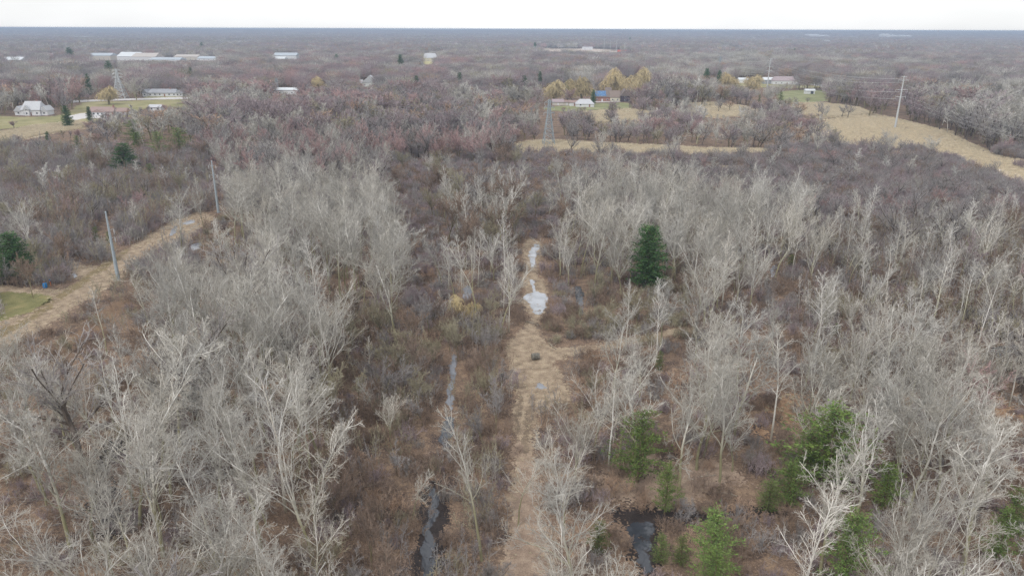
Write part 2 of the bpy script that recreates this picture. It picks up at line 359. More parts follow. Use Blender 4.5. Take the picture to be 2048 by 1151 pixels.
# ------------------------------------------------------------------ conifers, willows, shrubs, tufts
def make_conifer(name, seed, H, Rb, mats, bare=0.12, dens=1.0, irregular=0.25, full=1.0, leaf=0.28):
    rg = random.Random(seed); tr, lb, V, F = [], [], [], []
    p = (0, 0, 0); n = 10; pts = [p]
    for i in range(n):
        q = (p[0]+rg.gauss(0, .06), p[1]+rg.gauss(0, .06), p[2]+H/n)
        tr.append((*p, *q, 0.018*H*(1-i/n)+.02, 0.018*H*(1-(i+1)/n)+.02)); p = q; pts.append(p)
    lv = int(H*1.9*dens)
    for k in range(lv):
        t = bare+(0.985-bare)*k/lv
        z = t*H; nb = int(rg.uniform(5, 7.5))
        u = (t-bare)/(1-bare)
        rad = Rb*((1-u)**0.58)*(0.55+0.45*min(1, u*5))*full
        a0 = rg.random()*6.28
        for b in range(nb):
            if rg.random() < 0.14: continue
            a = a0+b*6.283/nb+rg.gauss(0, .25); L = rad*rg.uniform(1-irregular*1.6, 1+irregular)+0.25
            dz = rg.uniform(-0.1, 0.30)+0.35*u
            x0, y0 = pts[min(int(t*n), n)][:2]
            dx, dy = math.cos(a), math.sin(a)
            e = (x0+dx*L, y0+dy*L, z+dz*L)
            lb.append((x0, y0, z, *e, 0.035, 0.015))
            m = max(3, int(L/0.30))
            for j in range(m):
                f = (j+0.8+rg.random()*0.3)/m
                cx, cy_, cz = x0+dx*L*f, y0+dy*L*f, z+dz*L*f
                for _ in range(int(7*dens)):
                    s = leaf*rg.uniform(0.7, 1.4)
                    ox, oy, oz = rg.gauss(0, .24), rg.gauss(0, .24), rg.gauss(0, .14)
                    ax = nrm(dx+rg.gauss(0, .7), dy+rg.gauss(0, .7), 0.5+rg.gauss(0, .5)); 
                    bx = nrm(rg.gauss(0, 1), rg.gauss(0, 1), rg.gauss(0, 1))
                    o = len(V); w = s*0.22
                    c0 = (cx+ox, cy_+oy, cz+oz)
                    V += [tuple(c0[i]-bx[i]*w for i in range(3)), tuple(c0[i]+bx[i]*w for i in range(3)), tuple(c0[i]+ax[i]*s for i in range(3))]
                    F.append((o, o+1, o+2))
    tm = tube_mesh(name+'_trunk', [(tr, 6, 0)], [M['pinebark']])
    V1, F1 = tubes(lb, 3)
    F1t = np.concatenate([F1[:, [0, 1, 2]], F1[:, [0, 2, 3]]])
    nv = len(V)
    cm = mesh_from(name+'_crown', np.concatenate([np.array(V), V1]), np.concatenate([np.array(F), F1t+nv]), [mats, M['pinebark']], [0]*len(F)+[1]*len(F1t))
    V0, F0 = tubes(tr, 6); F0t = np.concatenate([F0[:, [0, 1, 2]], F0[:, [0, 2, 3]]]); a = nv+len(V1)
    wm = mesh_from(name+'_whole', np.concatenate([np.array(V), V1, V0]), np.concatenate([np.array(F), F1t+nv, F0t+a]), [mats, M['pinebark']], [0]*len(F)+[1]*(len(F1t)+len(F0t)))
    return tm, cm, wm
for s in range(3): reg('pine_tree', *make_conifer('pine', 700+s, 12, 3.3, M['needle'], dens=1.0, irregular=0.55, leaf=0.30))
for s in range(2): reg('cedar_tree', *make_conifer('cedar', 720+s, 8, 1.9, M['needlelight'], bare=0.05, dens=1.1))
for s in range(2): reg('spruce_tree', *make_conifer('spruce', 730+s, 14, 3.4, M['needledark'], bare=0.06, dens=1.2, irregular=0.15, leaf=0.4))

def make_willow(seed, H):
    rg = random.Random(seed)
    o = grow(seed, spec_round(1.0), H*0.32, 0.4)
    tw = []
    for s in o[2]+o[3]:
        if rg.random() < 0.9:
            p = s[3:6]; d = (rg.gauss(0, .3), rg.gauss(0, .3), rg.uniform(0, .3))
            L = rg.uniform(1.4, 3.8); k = 4
            for i in range(k):
                d = nrm(d[0], d[1], d[2]-0.45)
                q = (p[0]+d[0]*L/k, p[1]+d[1]*L/k, p[2]+d[2]*L/k)
                if q[2] < H*0.12: break
                tw.append((*p, *q, 0.05, 0.04)); p = q
    a = [(o[0], 7, 0)]; b = [(o[1], 5, 0), (thick(o[2], .05), 3, 1), (thick(o[3], .04), 3, 1), (tw, 3, 1)]
    ms = [M['grey'], M['goldtwig']]
    return tube_mesh('willow_trunk', a, ms[:1]), tube_mesh('willow_crown', b, ms), tube_mesh('willow_whole', a+b, ms)
for s in range(2): reg('willow_tree', *make_willow(750+s, 13))

def make_shrub(name, seed, H, stems, mat, thin=0.013, spread=0.5, q=1.0, foot=1.5):
    """a clump of brush: many fine arching stems rising from a patch of ground"""
    rg = random.Random(seed); segs = [[], [], []]
    lev = [dict(n=5, w=0.10, up=0.05, tip=0.3, nc=8*q, s0=0.12, s1=1, a=0.45, av=0.2, ratio=0.5, rr=0.6),
           dict(n=3, w=0.16, up=0.07, tip=0.4, nc=4*q, s0=0.1, s1=1, a=0.5, av=0.22, ratio=0.55, rr=0.6),
           dict(n=2, w=0.22, up=0.04, tip=0.5)]
    for i in range(stems):
        a = rg.random()*6.28; t = rg.random()*spread; fr = foot*rg.random()**0.6; fa = rg.random()*6.28
        p = (math.cos(fa)*fr, math.sin(fa)*fr, 0)
        d = nrm(math.cos(a)*t, math.sin(a)*t, 1)
        o = grow(rg.randrange(10**6), lev, H*rg.uniform(0.45, 1.0)*(1-0.35*fr/foot), 0.03*H/4, d, p)
        for k in range(3): segs[k] += o[k]
    return tube_mesh(name, [(thick(segs[0], thin*1.6), 3, 0), (thick(segs[1], thin*1.2), 3, 0), (thick(segs[2], thin), 3, 0)], [mat])
SHR = {}; NSH = 3
for nm, mt in (('brown', 'browntwig'), ('grey', 'greytwig'), ('mauve', 'mauvetwig'), ('olive', 'olivetwig'), ('rust', 'rusttwig'), ('gold', 'goldtwig'), ('pale', 'paletwig')):
    SHR[nm] = [make_shrub(f'brush_{nm}', hash_, 3.8, 26, M[mt], spread=0.45, foot=1.9+.5*(hash_ % 3)) for hash_ in ((sum(map(ord, nm))*7+s) for s in range(NSH))]
def make_poles(name, seed, mat, n=6):
    rg = random.Random(seed); lv = spec_slim(0.55); seg = [[] for _ in lv]
    lv = [dict(lv[0], nc=9, s0=.3, ratio=.22), dict(lv[1], nc=3), dict(lv[2], nc=2), lv[3]]
    for i in range(n):
        fa = rg.random()*6.28; fr = 2.6*rg.random()**.5
        o = grow(rg.randrange(10**6), lv, rg.uniform(4.5, 8), rg.uniform(.03, .06), nrm(rg.gauss(0, .08), rg.gauss(0, .08), 1), (math.cos(fa)*fr, math.sin(fa)*fr, 0))
        for k in range(len(lv)): seg[k] += o[k]
    return tube_mesh(name, [(thick(g, t), 3, 0) for g, t in zip(seg, (.03, .02, .014, .012))], [mat])
SHR['bstem'] = [make_poles('thin_brown_stems', 870+s, M[m_], 9) for s, m_ in enumerate(('browntwig', 'greytwig', 'olivetwig'))]
SHR['stem'] = [make_poles('thin_stems', 860+s, M[m_]) for s, m_ in enumerate(('silvertwig', 'olivetwig', 'paletwig'))]
def make_tuft(name, seed, H, n, mat, spread=0.6, w=0.02, foot=0.25):
    rg = random.Random(seed); S = []
    for i in range(n):
        a = rg.random()*6.28; t = rg.random()*spread; h = H*rg.uniform(.5, 1)
        p = (rg.gauss(0, foot), rg.gauss(0, foot), 0)
        m_ = (p[0]+math.cos(a)*t*h*.4, p[1]+math.sin(a)*t*h*.4, h*.6)
        e = (p[0]+math.cos(a)*t*h, p[1]+math.sin(a)*t*h, h*rg.uniform(.75, 1))
        S += [(*p, *m_, w, w), (*m_, *e, w, w*.5)]
    return tube_mesh(name, [(S, 3, 0)], [mat])
REED = [make_tuft('reed_clump', 900+s, 2.0, 120, M['tan'], .4, .03, 1.0) for s in range(3)]
DRY = [make_tuft('grass_tuft', 920+s, 0.55, 60, M['tan'], .9, .012, .22) for s in range(3)]

# far kinds: a few dozen thick strokes per crown, seen a pixel or two wide
def make_far(name, seed, H, Rr, n, w, mats, conif=False):
    rg = random.Random(seed); S = []
    S0 = [(0, 0, 0, 0, 0, H*0.6, 0.22, 0.12)]
    for i in range(n):
        a = rg.random()*6.283; v = rg.random()**0.6
        z = H*(0.25+0.55*rg.random())
        rr = Rr*math.sqrt(max(0, 1-((z/H-0.55)/0.5)**2))*v
        p = (math.cos(a)*rr, math.sin(a)*rr, z); L = H*rg.uniform(.12, .28)
        d = nrm(math.cos(a)*v*.7+rg.gauss(0, .2), math.sin(a)*v*.7+rg.gauss(0, .2), 1)
        q = tuple(p[j]+d[j]*L for j in range(3)); S.append((*p, *q, w, w*.35))
    return tube_mesh(name, [(S0, 4, 0), (S, 3, 1)], mats)
FAR = {}
for i, (nm, mt) in enumerate((('pale', 'paletwig'), ('grey', 'greytwig'), ('mauve', 'mauvetwig'), ('red', 'redtwig'), ('rust', 'rusttwig'), ('olive', 'olivetwig'))):
    FAR[nm] = [make_far('far_'+nm, 1000+i*5+s, 15, 4.4, 230, 0.075, [M['grey'], M[mt]]) for s in range(2)]

# ------------------------------------------------------------------ scene graph helpers
def tag(o, label=None, cat=None, group=None, kind=None):
    if label: o['label'] = label
    if cat: o['category'] = cat
    if group: o['group'] = group
    if kind: o['kind'] = kind
    return o
def obj(name, me, parent=None):
    o = bpy.data.objects.new(name, me); COL.objects.link(o); o.parent = parent; return o
def empty(name, loc, rz=0.0):
    o = bpy.data.objects.new(name, None); o.location = loc; o.rotation_euler = (0, 0, rz); o.empty_display_size = 0.5
    COL.objects.link(o); return o
def smooth(pts, sub=5):
    n = len(pts); out = []
    for i in range(n):
        P = [pts[(i+k) % n] for k in (-1, 0, 1, 2)]
        for j in range(sub):
            t = j/sub; t2 = t*t; t3 = t2*t
            out.append(0.5*((2*P[1])+(P[2]-P[0])*t+(2*P[0]-5*P[1]+4*P[2]-P[3])*t2+(3*P[1]-P[0]-3*P[2]+P[3])*t3))
    return out
def inpoly_np(X, Y, poly):
    c = np.zeros(X.shape, dtype=bool); n = len(poly); j = n-1
    for i in range(n):
        xi, yi = poly[i]; xj, yj = poly[j]
        if yi != yj: c ^= ((yi > Y) != (yj > Y)) & (X < (xj-xi)*(Y-yi)/(yj-yi)+xi)
        j = i
    return c
def sheet(name, px, z, mat, jit=0.3, cell=0.4, seed=1, kind='structure', label=None, cat=None, group=None, fray=1.0, holes=0.0):
    """a ground cover lying on the land: small cells inside a smoothed outline, with a frayed, patchy edge"""
    g = smooth([G(*p) for p in px]); poly = [(p.x, p.y) for p in g]
    xs, ys = [p[0] for p in poly], [p[1] for p in poly]; m = jit*3
    x0, x1, y0, y1 = min(xs)-m, max(xs)+m, min(ys)-m, max(ys)+m
    nx, ny = int((x1-x0)/cell)+1, int((y1-y0)/cell)+1
    rs = np.random.RandomState(seed)
    X, Y = np.meshgrid(x0+(np.arange(nx)+.5)*cell, y0+(np.arange(ny)+.5)*cell)
    def low(seed2, size):
        r2 = np.random.RandomState(seed2); kx, ky = int((x1-x0)/size)+3, int((y1-y0)/size)+3
        T = r2.rand(ky, kx)*2-1; u, v = (X-x0)/size, (Y-y0)/size; i, j = u.astype(int), v.astype(int); fu, fv = u-i, v-j
        fu, fv = fu*fu*(3-2*fu), fv*fv*(3-2*fv)
        return (T[j, i]*(1-fu)+T[j, i+1]*fu)*(1-fv)+(T[j+1, i]*(1-fu)+T[j+1, i+1]*fu)*fv
    ax = jit*(1.2*low(seed+1, jit*6)+.8*low(seed+2, jit*2.2)+.9*fray*rs.randn(ny, nx)*.6)
    ay = jit*(1.2*low(seed+3, jit*6)+.8*low(seed+4, jit*2.2)+.9*fray*rs.randn(ny, nx)*.6)
    I = inpoly_np(X+ax, Y+ay, poly)
    if holes: I &= (low(seed+5, jit*4)+.6*low(seed+6, jit*1.5)+.5*rs.randn(ny, nx)*.5) > -1+holes
    jj, ii = np.nonzero(I)
    if len(jj) == 0: return None
    VX, VY = np.meshgrid(x0+np.arange(nx+1)*cell, y0+np.arange(ny+1)*cell)
    VX = VX+(rs.rand(ny+1, nx+1)-.5)*cell*.5; VY = VY+(rs.rand(ny+1, nx+1)-.5)*cell*.5
    vid = lambda j, i: j*(nx+1)+i
    F = np.stack([vid(jj, ii), vid(jj, ii+1), vid(jj+1, ii+1), vid(jj+1, ii)], axis=1)
    used, inv = np.unique(F, return_inverse=True); F = inv.reshape(-1, 4)
    V = np.stack([VX.ravel()[used], VY.ravel()[used], np.zeros(len(used))], axis=1); c = V.mean(axis=0); V -= c
    o = obj(name, mesh_from(name, V, F, [mat])); o.location = (c[0], c[1], z)
    return tag(o, label, cat, group, kind)
def boxes(bm, x0, x1, y0, y1, z0, z1, mi=0):
    v = [bm.verts.new(p) for p in ((x0, y0, z0), (x1, y0, z0), (x1, y1, z0), (x0, y1, z0), (x0, y0, z1), (x1, y0, z1), (x1, y1, z1), (x0, y1, z1))]
    for f in ((3, 2, 1, 0), (4, 5, 6, 7), (0, 1, 5, 4), (1, 2, 6, 5), (2, 3, 7, 6), (3, 0, 4, 7)):
        bm.faces.new([v[i] for i in f]).material_index = mi
def bm_obj(name, bm, mats, parent=None, smooth=False):
    me = bpy.data.meshes.new(name); bm.normal_update(); bm.to_mesh(me); bm.free()
    for m in (mats if isinstance(mats, (list, tuple)) else [mats]): me.materials.append(m)
    if smooth:
        for p in me.polygons: p.use_smooth = True
    return obj(name, me, parent)

# ------------------------------------------------------------------ ground, track, meadows, water
def terr(x, y):
    """the land climbs very gently to a low wooded rise on the horizon"""
    if y < 4000: return 0.0
    if y > 12400: return terr(x, 12400) - 110*min(1, (y-12400)/2500)
    t = min(1, (y-4000)/8400)
    return 34*t*t*(3-2*t) + t*(15*noise.noise(Vector((x/1100, y/1400, 4))) - 6)
gx_ = sorted([-24000+1000*i for i in range(49)]); gy_ = [-200, 0, 1000, 2000, 3000, 4000]+[4500+500*i for i in range(16)]+[12400, 13500, 14500, 15500]
gv = [(x, y, terr(x, y)) for y in gy_ for x in gx_]; nx_ = len(gx_)
gf = [(j*nx_+i, j*nx_+i+1, (j+1)*nx_+i+1, (j+1)*nx_+i) for j in range(len(gy_)-1) for i in range(nx_-1)]
gm = bpy.data.meshes.new('ground'); gm.from_pydata(gv, [], gf); gm.materials.append(ground_mat())
tag(obj('ground', gm), kind='structure')

STRAW = surf('dry_straw', [(0.19, 0.145, 0.105), (0.325, 0.25, 0.18), (0.45, 0.36, 0.26)], scale=0.5, detail=8, fine=(5, 0.35), bump=0.5)
LEAFY = surf('trodden_leaves', [(0.20, 0.145, 0.11), (0.31, 0.23, 0.175), (0.42, 0.325, 0.245)], scale=0.45, detail=8, fine=(5, 0.4), bump=0.5)
MEADOW = surf('dry_meadow', [(0.38, 0.31, 0.21), (0.50, 0.41, 0.28), (0.57, 0.49, 0.35)], scale=0.05, detail=8, fine=(1.2, 0.25), bump=0.6)
LAWN = surf('lawn', [(0.19, 0.19, 0.085), (0.30, 0.275, 0.14), (0.40, 0.34, 0.20)], scale=0.05, detail=6, fine=(1.5, 0.15))
LAWNG = surf('green_lawn', [(0.17, 0.185, 0.085), (0.25, 0.26, 0.13), (0.34, 0.32, 0.19)], scale=0.05, detail=6, fine=(1.5, 0.15))
NEARLAWN = surf('mown_grass', [(0.13, 0.13, 0.055), (0.20, 0.19, 0.085), (0.27, 0.23, 0.11)], scale=0.25, detail=7, fine=(4, 0.25), bump=0.3)
MUD = surf('mud', [(0.14, 0.105, 0.075), (0.27, 0.205, 0.145)], scale=0.8, detail=8, fine=(6, 0.3), bump=0.4, rough=0.7)
BLACKMUD = surf('black_mud', [(0.020, 0.016, 0.016), (0.05, 0.038, 0.034)], scale=0.5, detail=7, fine=(4, 0.4), bump=0.4, rough=0.6)
ROAD = plain('pale_asphalt', (0.60, 0.58, 0.57), 0.8)
DIRT = surf('bare_dirt', [(0.42, 0.32, 0.25), (0.60, 0.50, 0.42), (0.68, 0.62, 0.56)], scale=0.02, detail=6, fine=(.3, 0.2))
PUDDLE = water('puddle_water', (0.40, 0.42, 0.46), 0.12, 1.5)
DITCH = water('ditch_water', (0.045, 0.05, 0.062), 0.04, 1.6)
PALEWATER = water('shallow_water', (0.24, 0.25, 0.28), 0.12, 1.5)

TRACK = [(1004, 1190), (1104, 1190), (1100, 1120), (1082, 1040), (1068, 960), (1066, 880), (1072, 838), (1100, 812), (1150, 798), (1126, 762), (1112, 722),
         (1170, 702), (1290, 684), (1390, 658), (1385, 650), (1270, 672), (1150, 692), (1098, 690), (1076, 662), (1078, 640), (1086, 612), (1092, 570), (1080, 548), (1076, 520), (1086, 486),
         (1062, 476), (1046, 500), (1050, 540), (1050, 580), (1046, 610), (1058, 640), (1034, 668), (1012, 690), (1020, 730), (1030, 780), (1028, 860), (1026, 940), (1020, 1040)]
sheet('path', TRACK, 0.012, STRAW, 0.75, 0.28, 3)
sheet('path', [(1006, 1195), (1102, 1195), (1096, 1110), (1078, 1020), (1066, 930), (1062, 890), (1036, 890), (1024, 960), (1016, 1060)], 0.020, LEAFY, 0.7, 0.25, 4, holes=.25)
sheet('muddy_ground', [(1048, 905), (1056, 905), (1064, 850), (1070, 800), (1060, 790), (1052, 830), (1046, 870)], 0.028, MUD, 0.3, 0.15, 5, holes=.6)
sheet('muddy_ground', [(1030, 880), (1036, 880), (1042, 820), (1046, 795), (1038, 792), (1032, 830)], 0.028, MUD, 0.3, 0.15, 6, holes=.6)
RIGHTLEAF = [(1540, 800), (1590, 785), (1650, 800), (1640, 830), (1560, 850), (1530, 880), (1500, 850)]
sheet('leaf_drift', RIGHTLEAF, 0.012, surf('orange_leaves', [(0.15, 0.095, 0.065), (0.33, 0.21, 0.13), (0.46, 0.32, 0.21)], scale=0.9, detail=8, fine=(5, .4), bump=.6), 1.0, 0.3, 8, holes=.5)
sheet('leaf_drift', [(1800, 790), (1900, 775), (2048, 790), (2100, 830), (2048, 850), (1900, 830), (1810, 825)], 0.012, bpy.data.materials['orange_leaves'], 1.0, 0.3, 9, holes=.5)
sheet('leaf_drift', [(1180, 930), (1300, 905), (1420, 920), (1480, 960), (1420, 1000), (1290, 1010), (1190, 985)], 0.012, LEAFY, 1.2, 0.3, 10, holes=.5)
# power line corridor on the left
LCOR = [(-60, 712), (-60, 640), (0, 636), (60, 626), (98, 600), (60, 588), (-60, 592), (-60, 570), (80, 576), (128, 577), (150, 566), (158, 552), (132, 534), (100, 522), (132, 521), (180, 531), (215, 522), (290, 474), (350, 438), (400, 424), (428, 430),
        (420, 448), (392, 462), (372, 488), (330, 506), (262, 545), (200, 585), (130, 630), (60, 672), (0, 700)]
sheet('path', LCOR, 0.012, STRAW, 1.0, 0.35, 12)
sheet('lawn', [(-80, 590), (0, 584), (60, 586), (98, 592), (104, 600), (60, 622), (0, 640), (-80, 655)], 0.024, NEARLAWN, 0.4, 0.35, 13)
sheet('muddy_ground', [(-40, 672), (40, 640), (110, 592), (180, 545), (250, 500), (254, 505), (190, 553), (120, 602), (50, 650), (-40, 690)], 0.024, surf('rut_grass', [(0.16, 0.125, 0.07), (0.27, 0.21, 0.12)], scale=.5, detail=7, fine=(5, .3)), 0.5, 0.3, 14, holes=.45)
sheet('muddy_ground', [(100, 700), (160, 655), (215, 615), (260, 585), (300, 575), (230, 640), (150, 700), (110, 725)], 0.020, surf('brown_brush_ground', [(0.16, 0.105, 0.07), (0.25, 0.17, 0.11)], scale=.5, detail=7, fine=(5, .35)), 1.2, 0.4, 15, holes=.4)

WATERS = [('puddle', 'long pale curved puddle on the straw track, farthest of the track puddles', [(1068, 490), (1076, 488), (1078, 494), (1071, 512), (1069, 532), (1064, 534), (1058, 520), (1058, 505)], PUDDLE),
          ('puddle', 'large pale puddle flooding the whole width of the track behind the hay bale', [(1060, 562), (1068, 560), (1070, 575), (1078, 585), (1094, 590), (1092, 606), (1084, 628), (1068, 626), (1064, 612), (1048, 596), (1052, 588), (1066, 584)], PUDDLE),
          ('puddle', 'small grey puddle on the straw clearing just in front of the hay bale', [(1074, 768), (1084, 766), (1088, 776), (1080, 780), (1073, 777)], PALEWATER),
          ('ditch_pool', 'black narrow ditch pool at the bottom edge left of the track', [(856, 985), (866, 976), (876, 990), (876, 1030), (866, 1050), (870, 1090), (866, 1190), (842, 1190), (846, 1080), (852, 1040), (860, 1020)], DITCH),
          ('ditch_pool', 'pale grey strip of ditch water in the brown scrub above the black pool', [(902, 715), (910, 712), (911, 740), (906, 770), (908, 800), (898, 822), (894, 790), (899, 750)], PALEWATER),
          ('ditch_pool', 'lower grey piece of ditch water broken by brush above the black pool', [(890, 835), (904, 832), (906, 862), (896, 898), (882, 892), (880, 862)], DITCH),
          ('ditch_pool', 'small pale water gap behind the yellow shrub', [(928, 575), (940, 572), (942, 592), (932, 604), (926, 596)], PALEWATER),
          ('pond', 'pale shallow water standing between thin trunks right of the big puddle', [(1148, 575), (1158, 572), (1168, 590), (1166, 620), (1160, 630), (1154, 606)], DITCH),
          ('pond', 'black pond with blue sheen among the bottom pines', [(1262, 1050), (1300, 1045), (1306, 1070), (1300, 1110), (1308, 1140), (1290, 1150), (1280, 1110), (1262, 1080)], DITCH),
          ('puddle', 'white puddle on the tan corridor under the big spreading tree', [(338, 468), (344, 458), (352, 452), (352, 462), (344, 472)], PALEWATER),
          ('puddle', 'white puddle right of the spreading tree beside bare brush', [(380, 492), (398, 484), (402, 490), (392, 500), (382, 500)], PALEWATER),
          ('puddle', 'pale puddle on the bend of the tan track near the blue barrel', [(144, 548), (152, 546), (156, 552), (148, 556)], PUDDLE),
          ('puddle', 'thin pale puddle at the far end of the tan corridor', [(366, 446), (384, 440), (388, 444), (372, 450)], PUDDLE),
          ('pond', 'white patch of standing water right of the dark green pine', [(1540, 542), (1549, 526), (1553, 536), (1547, 553), (1541, 553)], PALEWATER),
          ('pond', 'dark water strip among thin trunks at the right edge', [(1960, 700), (2048, 690), (2090, 706), (2048, 722), (1990, 716)], DITCH)]
sheet('muddy_ground', [(1220, 1030), (1300, 1014), (1420, 1020), (1570, 1012), (1570, 1024), (1440, 1034), (1325, 1052), (1325, 1110), (1290, 1150), (1262, 1140), (1255, 1080), (1225, 1055)], 0.016, BLACKMUD, 1.2, 0.25, 21, holes=.35)
sheet('muddy_ground', [(835, 1190), (838, 1060), (842, 985), (862, 960), (888, 975), (892, 1040), (884, 1100), (882, 1190)], 0.016, BLACKMUD, 0.5, 0.15, 22, holes=.3)
sheet('muddy_ground', [(180, 1020), (200, 900), (260, 860), (280, 920), (250, 1010), (240, 1080)], 0.016, BLACKMUD, 1.5, 0.3, 23, holes=.5)
for i, (n, lab, p, m) in enumerate(WATERS):
    sheet(n, p, 0.034, m, 0.35, 0.14, 30+i, 'thing', lab, 'puddle' if n == 'puddle' else ('ditch' if n == 'ditch_pool' else 'pond'), fray=.35, holes=.12)

MEADOWS = [[(1028, 302), (1036, 286), (1100, 282), (1200, 288), (1300, 292), (1420, 298), (1540, 300), (1545, 316), (1400, 318), (1250, 312), (1120, 308)],
           [(1660, 240), (1720, 226), (1770, 232), (1850, 250), (1900, 268), (1950, 290), (2000, 312), (2060, 322), (2160, 345), (2200, 430), (2048, 385), (1980, 350), (1900, 322), (1820, 300), (1740, 292), (1660, 280), (1620, 262)],
           [(1570, 208), (1640, 206), (1720, 216), (1740, 228), (1660, 236), (1600, 228)],
           [(1372, 208), (1430, 206), (1490, 214), (1500, 228), (1440, 236), (1380, 228)],
           [(1165, 224), (1260, 219), (1330, 228), (1310, 244), (1200, 246)],
           [(1425, 334), (1480, 336), (1490, 350), (1440, 352)],
           [(-80, 275), (0, 264), (60, 254), (150, 243), (175, 246), (160, 258), (80, 270), (0, 292), (-80, 300)]]
for i, p in enumerate(MEADOWS): sheet('meadow', p, 0.03, MEADOW, 4.5, 1.2, 50+i, holes=.3)
sheet('path', [(2048, 352), (1960, 328), (1880, 300), (1880, 304), (1950, 334), (2048, 362)], 0.06, DIRT, 0.6, 0.5, 60)
CLEAR = [[(-80, 262), (-80, 232), (60, 234), (130, 228), (170, 205), (230, 203), (375, 199), (382, 214), (300, 214), (250, 236), (170, 245), (60, 254)],
         [(1100, 214), (1240, 205), (1262, 212), (1240, 222), (1110, 222)],
         [(1560, 184), (1640, 180), (1655, 200), (1600, 206), (1560, 198)],
         [(1030, 100), (1090, 96), (1200, 98), (1290, 104), (1250, 112), (1130, 110)],
         [(300, 192), (380, 188), (385, 197), (300, 198)],
         [(840, 118), (885, 115), (880, 134), (846, 132)],
         [(710, 170), (790, 162), (800, 172), (720, 178)],
         [(1470, 160), (1620, 160), (1640, 176), (1480, 172)]]
sheet('lawn', CLEAR[0], 0.03, LAWN, 1.5, 1.5, 70)
sheet('lawn', CLEAR[1], 0.03, LAWNG, 1.5, 1.2, 71)
sheet('lawn', CLEAR[2], 0.03, LAWNG, 1.5, 1.5, 72)
sheet('bare_earth', CLEAR[3], 0.05, DIRT, 16, 6, 73, holes=.55)
sheet('lawn', CLEAR[4], 0.05, LAWN, 1.5, 1.5, 74)
sheet('lawn', CLEAR[5], 0.05, surf('yellow_lawn', [(0.45, .42, .2), (.6, .54, .3)], scale=.02), 5, 4, 75)
sheet('lawn', CLEAR[6], 0.05, LAWN, 2, 2, 76)
sheet('lawn', CLEAR[7], 0.05, LAWN, 2, 2, 77)
sheet('road', [(130, 203), (170, 200), (300, 196), (400, 194), (400, 197.5), (300, 199.5), (200, 202.5), (130, 206)], 0.09, ROAD, 0.2, 1.2, 80)
sheet('road', [(1120, 203.5), (1180, 202), (1250, 201), (1250, 203.5), (1180, 205), (1120, 206)], 0.09, ROAD, 0.2, 1, 81)
sheet('road', [(1590, 164), (1620, 165), (1660, 172), (1656, 175), (1620, 170), (1590, 168)], 0.09, ROAD, 0.2, 1.5, 82)
sheet('bare_earth', [(140, 232), (170, 226), (200, 228), (240, 232), (230, 240), (180, 236), (150, 240)], 0.06, ROAD, 0.6, .8, 83)

# ------------------------------------------------------------------ what must stay visible (photo px, half width, near limit)
KEEP = []
def keep(*pts, r=10):
    for p in pts: KEEP.append((p[0], p[1], r))
for x, y in ((1052, 1140), (1048, 1040), (1046, 960), (1046, 900), (1050, 850), (1052, 800), (1080, 760), (1071, 714), (1100, 740), (1050, 700), (1066, 650), (1072, 605), (1064, 566), (1066, 515), (1066, 545), (1130, 790), (1080, 780)): keep((x, y), r=24)
for x, y in ((860, 1000), (868, 1060), (856, 1120)): keep((x, y), r=13)
for x, y in ((905, 720), (902, 760), (900, 800), (895, 870)): keep((x, y), r=2)
for x, y in ((1285, 1075), (1295, 1120), (345, 463), (392, 493), (150, 551), (91, 571), (1545, 540), (933, 588)): keep((x, y), r=10)
for t in range(8): keep((215+22*t/7, 426+130*t/7), r=10); keep((421+16*t/7, 324+98*t/7), r=8)
for t in range(7): keep((1097, 205+82*t/6), r=12); keep((1799-9*t/6, 155+98*t/6), r=10); keep((240, 142+52*t/6), r=8)
for t in range(4): keep((1539-4*t/3, 120+45*t/3), r=7)
for x, y in ((60, 620), (20, 600), (140, 600), (100, 640), (200, 560), (260, 505), (180, 530), (320, 480), (390, 440), (30, 660), (60, 575)): keep((x, y), r=14)
for x in range(5, 100, 14): keep((x, 598), (x, 615), (x, 580), r=10)
for x in range(30, 110, 12): keep((x, 222), r=4)
for x in range(180, 235, 12): keep((x, 216), r=4)
for x in range(300, 355, 10): keep((x, 188), r=4)
keep((312, 212), (735, 162), (725, 163), (745, 164), (575, 180), (590, 180), (555, 178), r=4)
for x in range(1185, 1260, 10): keep((x, 190), (x, 196), r=6)
for x in range(1110, 1190, 10): keep((x, 210), r=4)
for x in range(1535, 1590, 10): keep((x, 162), r=5)
for x in range(1580, 1650, 10): keep((x, 190), r=5)
for x in (1050, 1075, 1120, 1145, 1180, 1260, 1290, 1380, 1450, 1520): keep((x, 297), r=4)
for x, y in ((1750, 262), (1720, 270), (1800, 285), (1850, 275), (1880, 300), (1920, 300), (1960, 320), (2010, 345), (2040, 350), (1700, 250), (1690, 236), (1620, 222), (1430, 222), (1460, 225), (1200, 236), (1260, 232)): keep((x, y), r=9)
for x in range(0, 170, 20): keep((x, 255 if x > 60 else 266), r=5)
for x in range(160, 380, 20): keep((x, 205), r=4)
for x in list(range(8, 60, 14))+[95, 108, 150]+list(range(184, 440, 10)): keep((x, 117), r=2)
for x in range(550, 606, 10): keep((x, 114), r=3)
for x in (1100, 1120, 1150, 1175, 1200, 1220, 1245): keep((x, 104), r=2)
for x in (1612, 1622, 1632, 1645, 1652, 1680, 1690, 1700, 1712, 1770, 1776, 1790, 1805, 1812, 1820): keep((x, 73), r=2)
keep((860, 112), (850, 125), (862, 122), (211, 186), (1655, 85), r=5)
KA = np.array(KEEP)

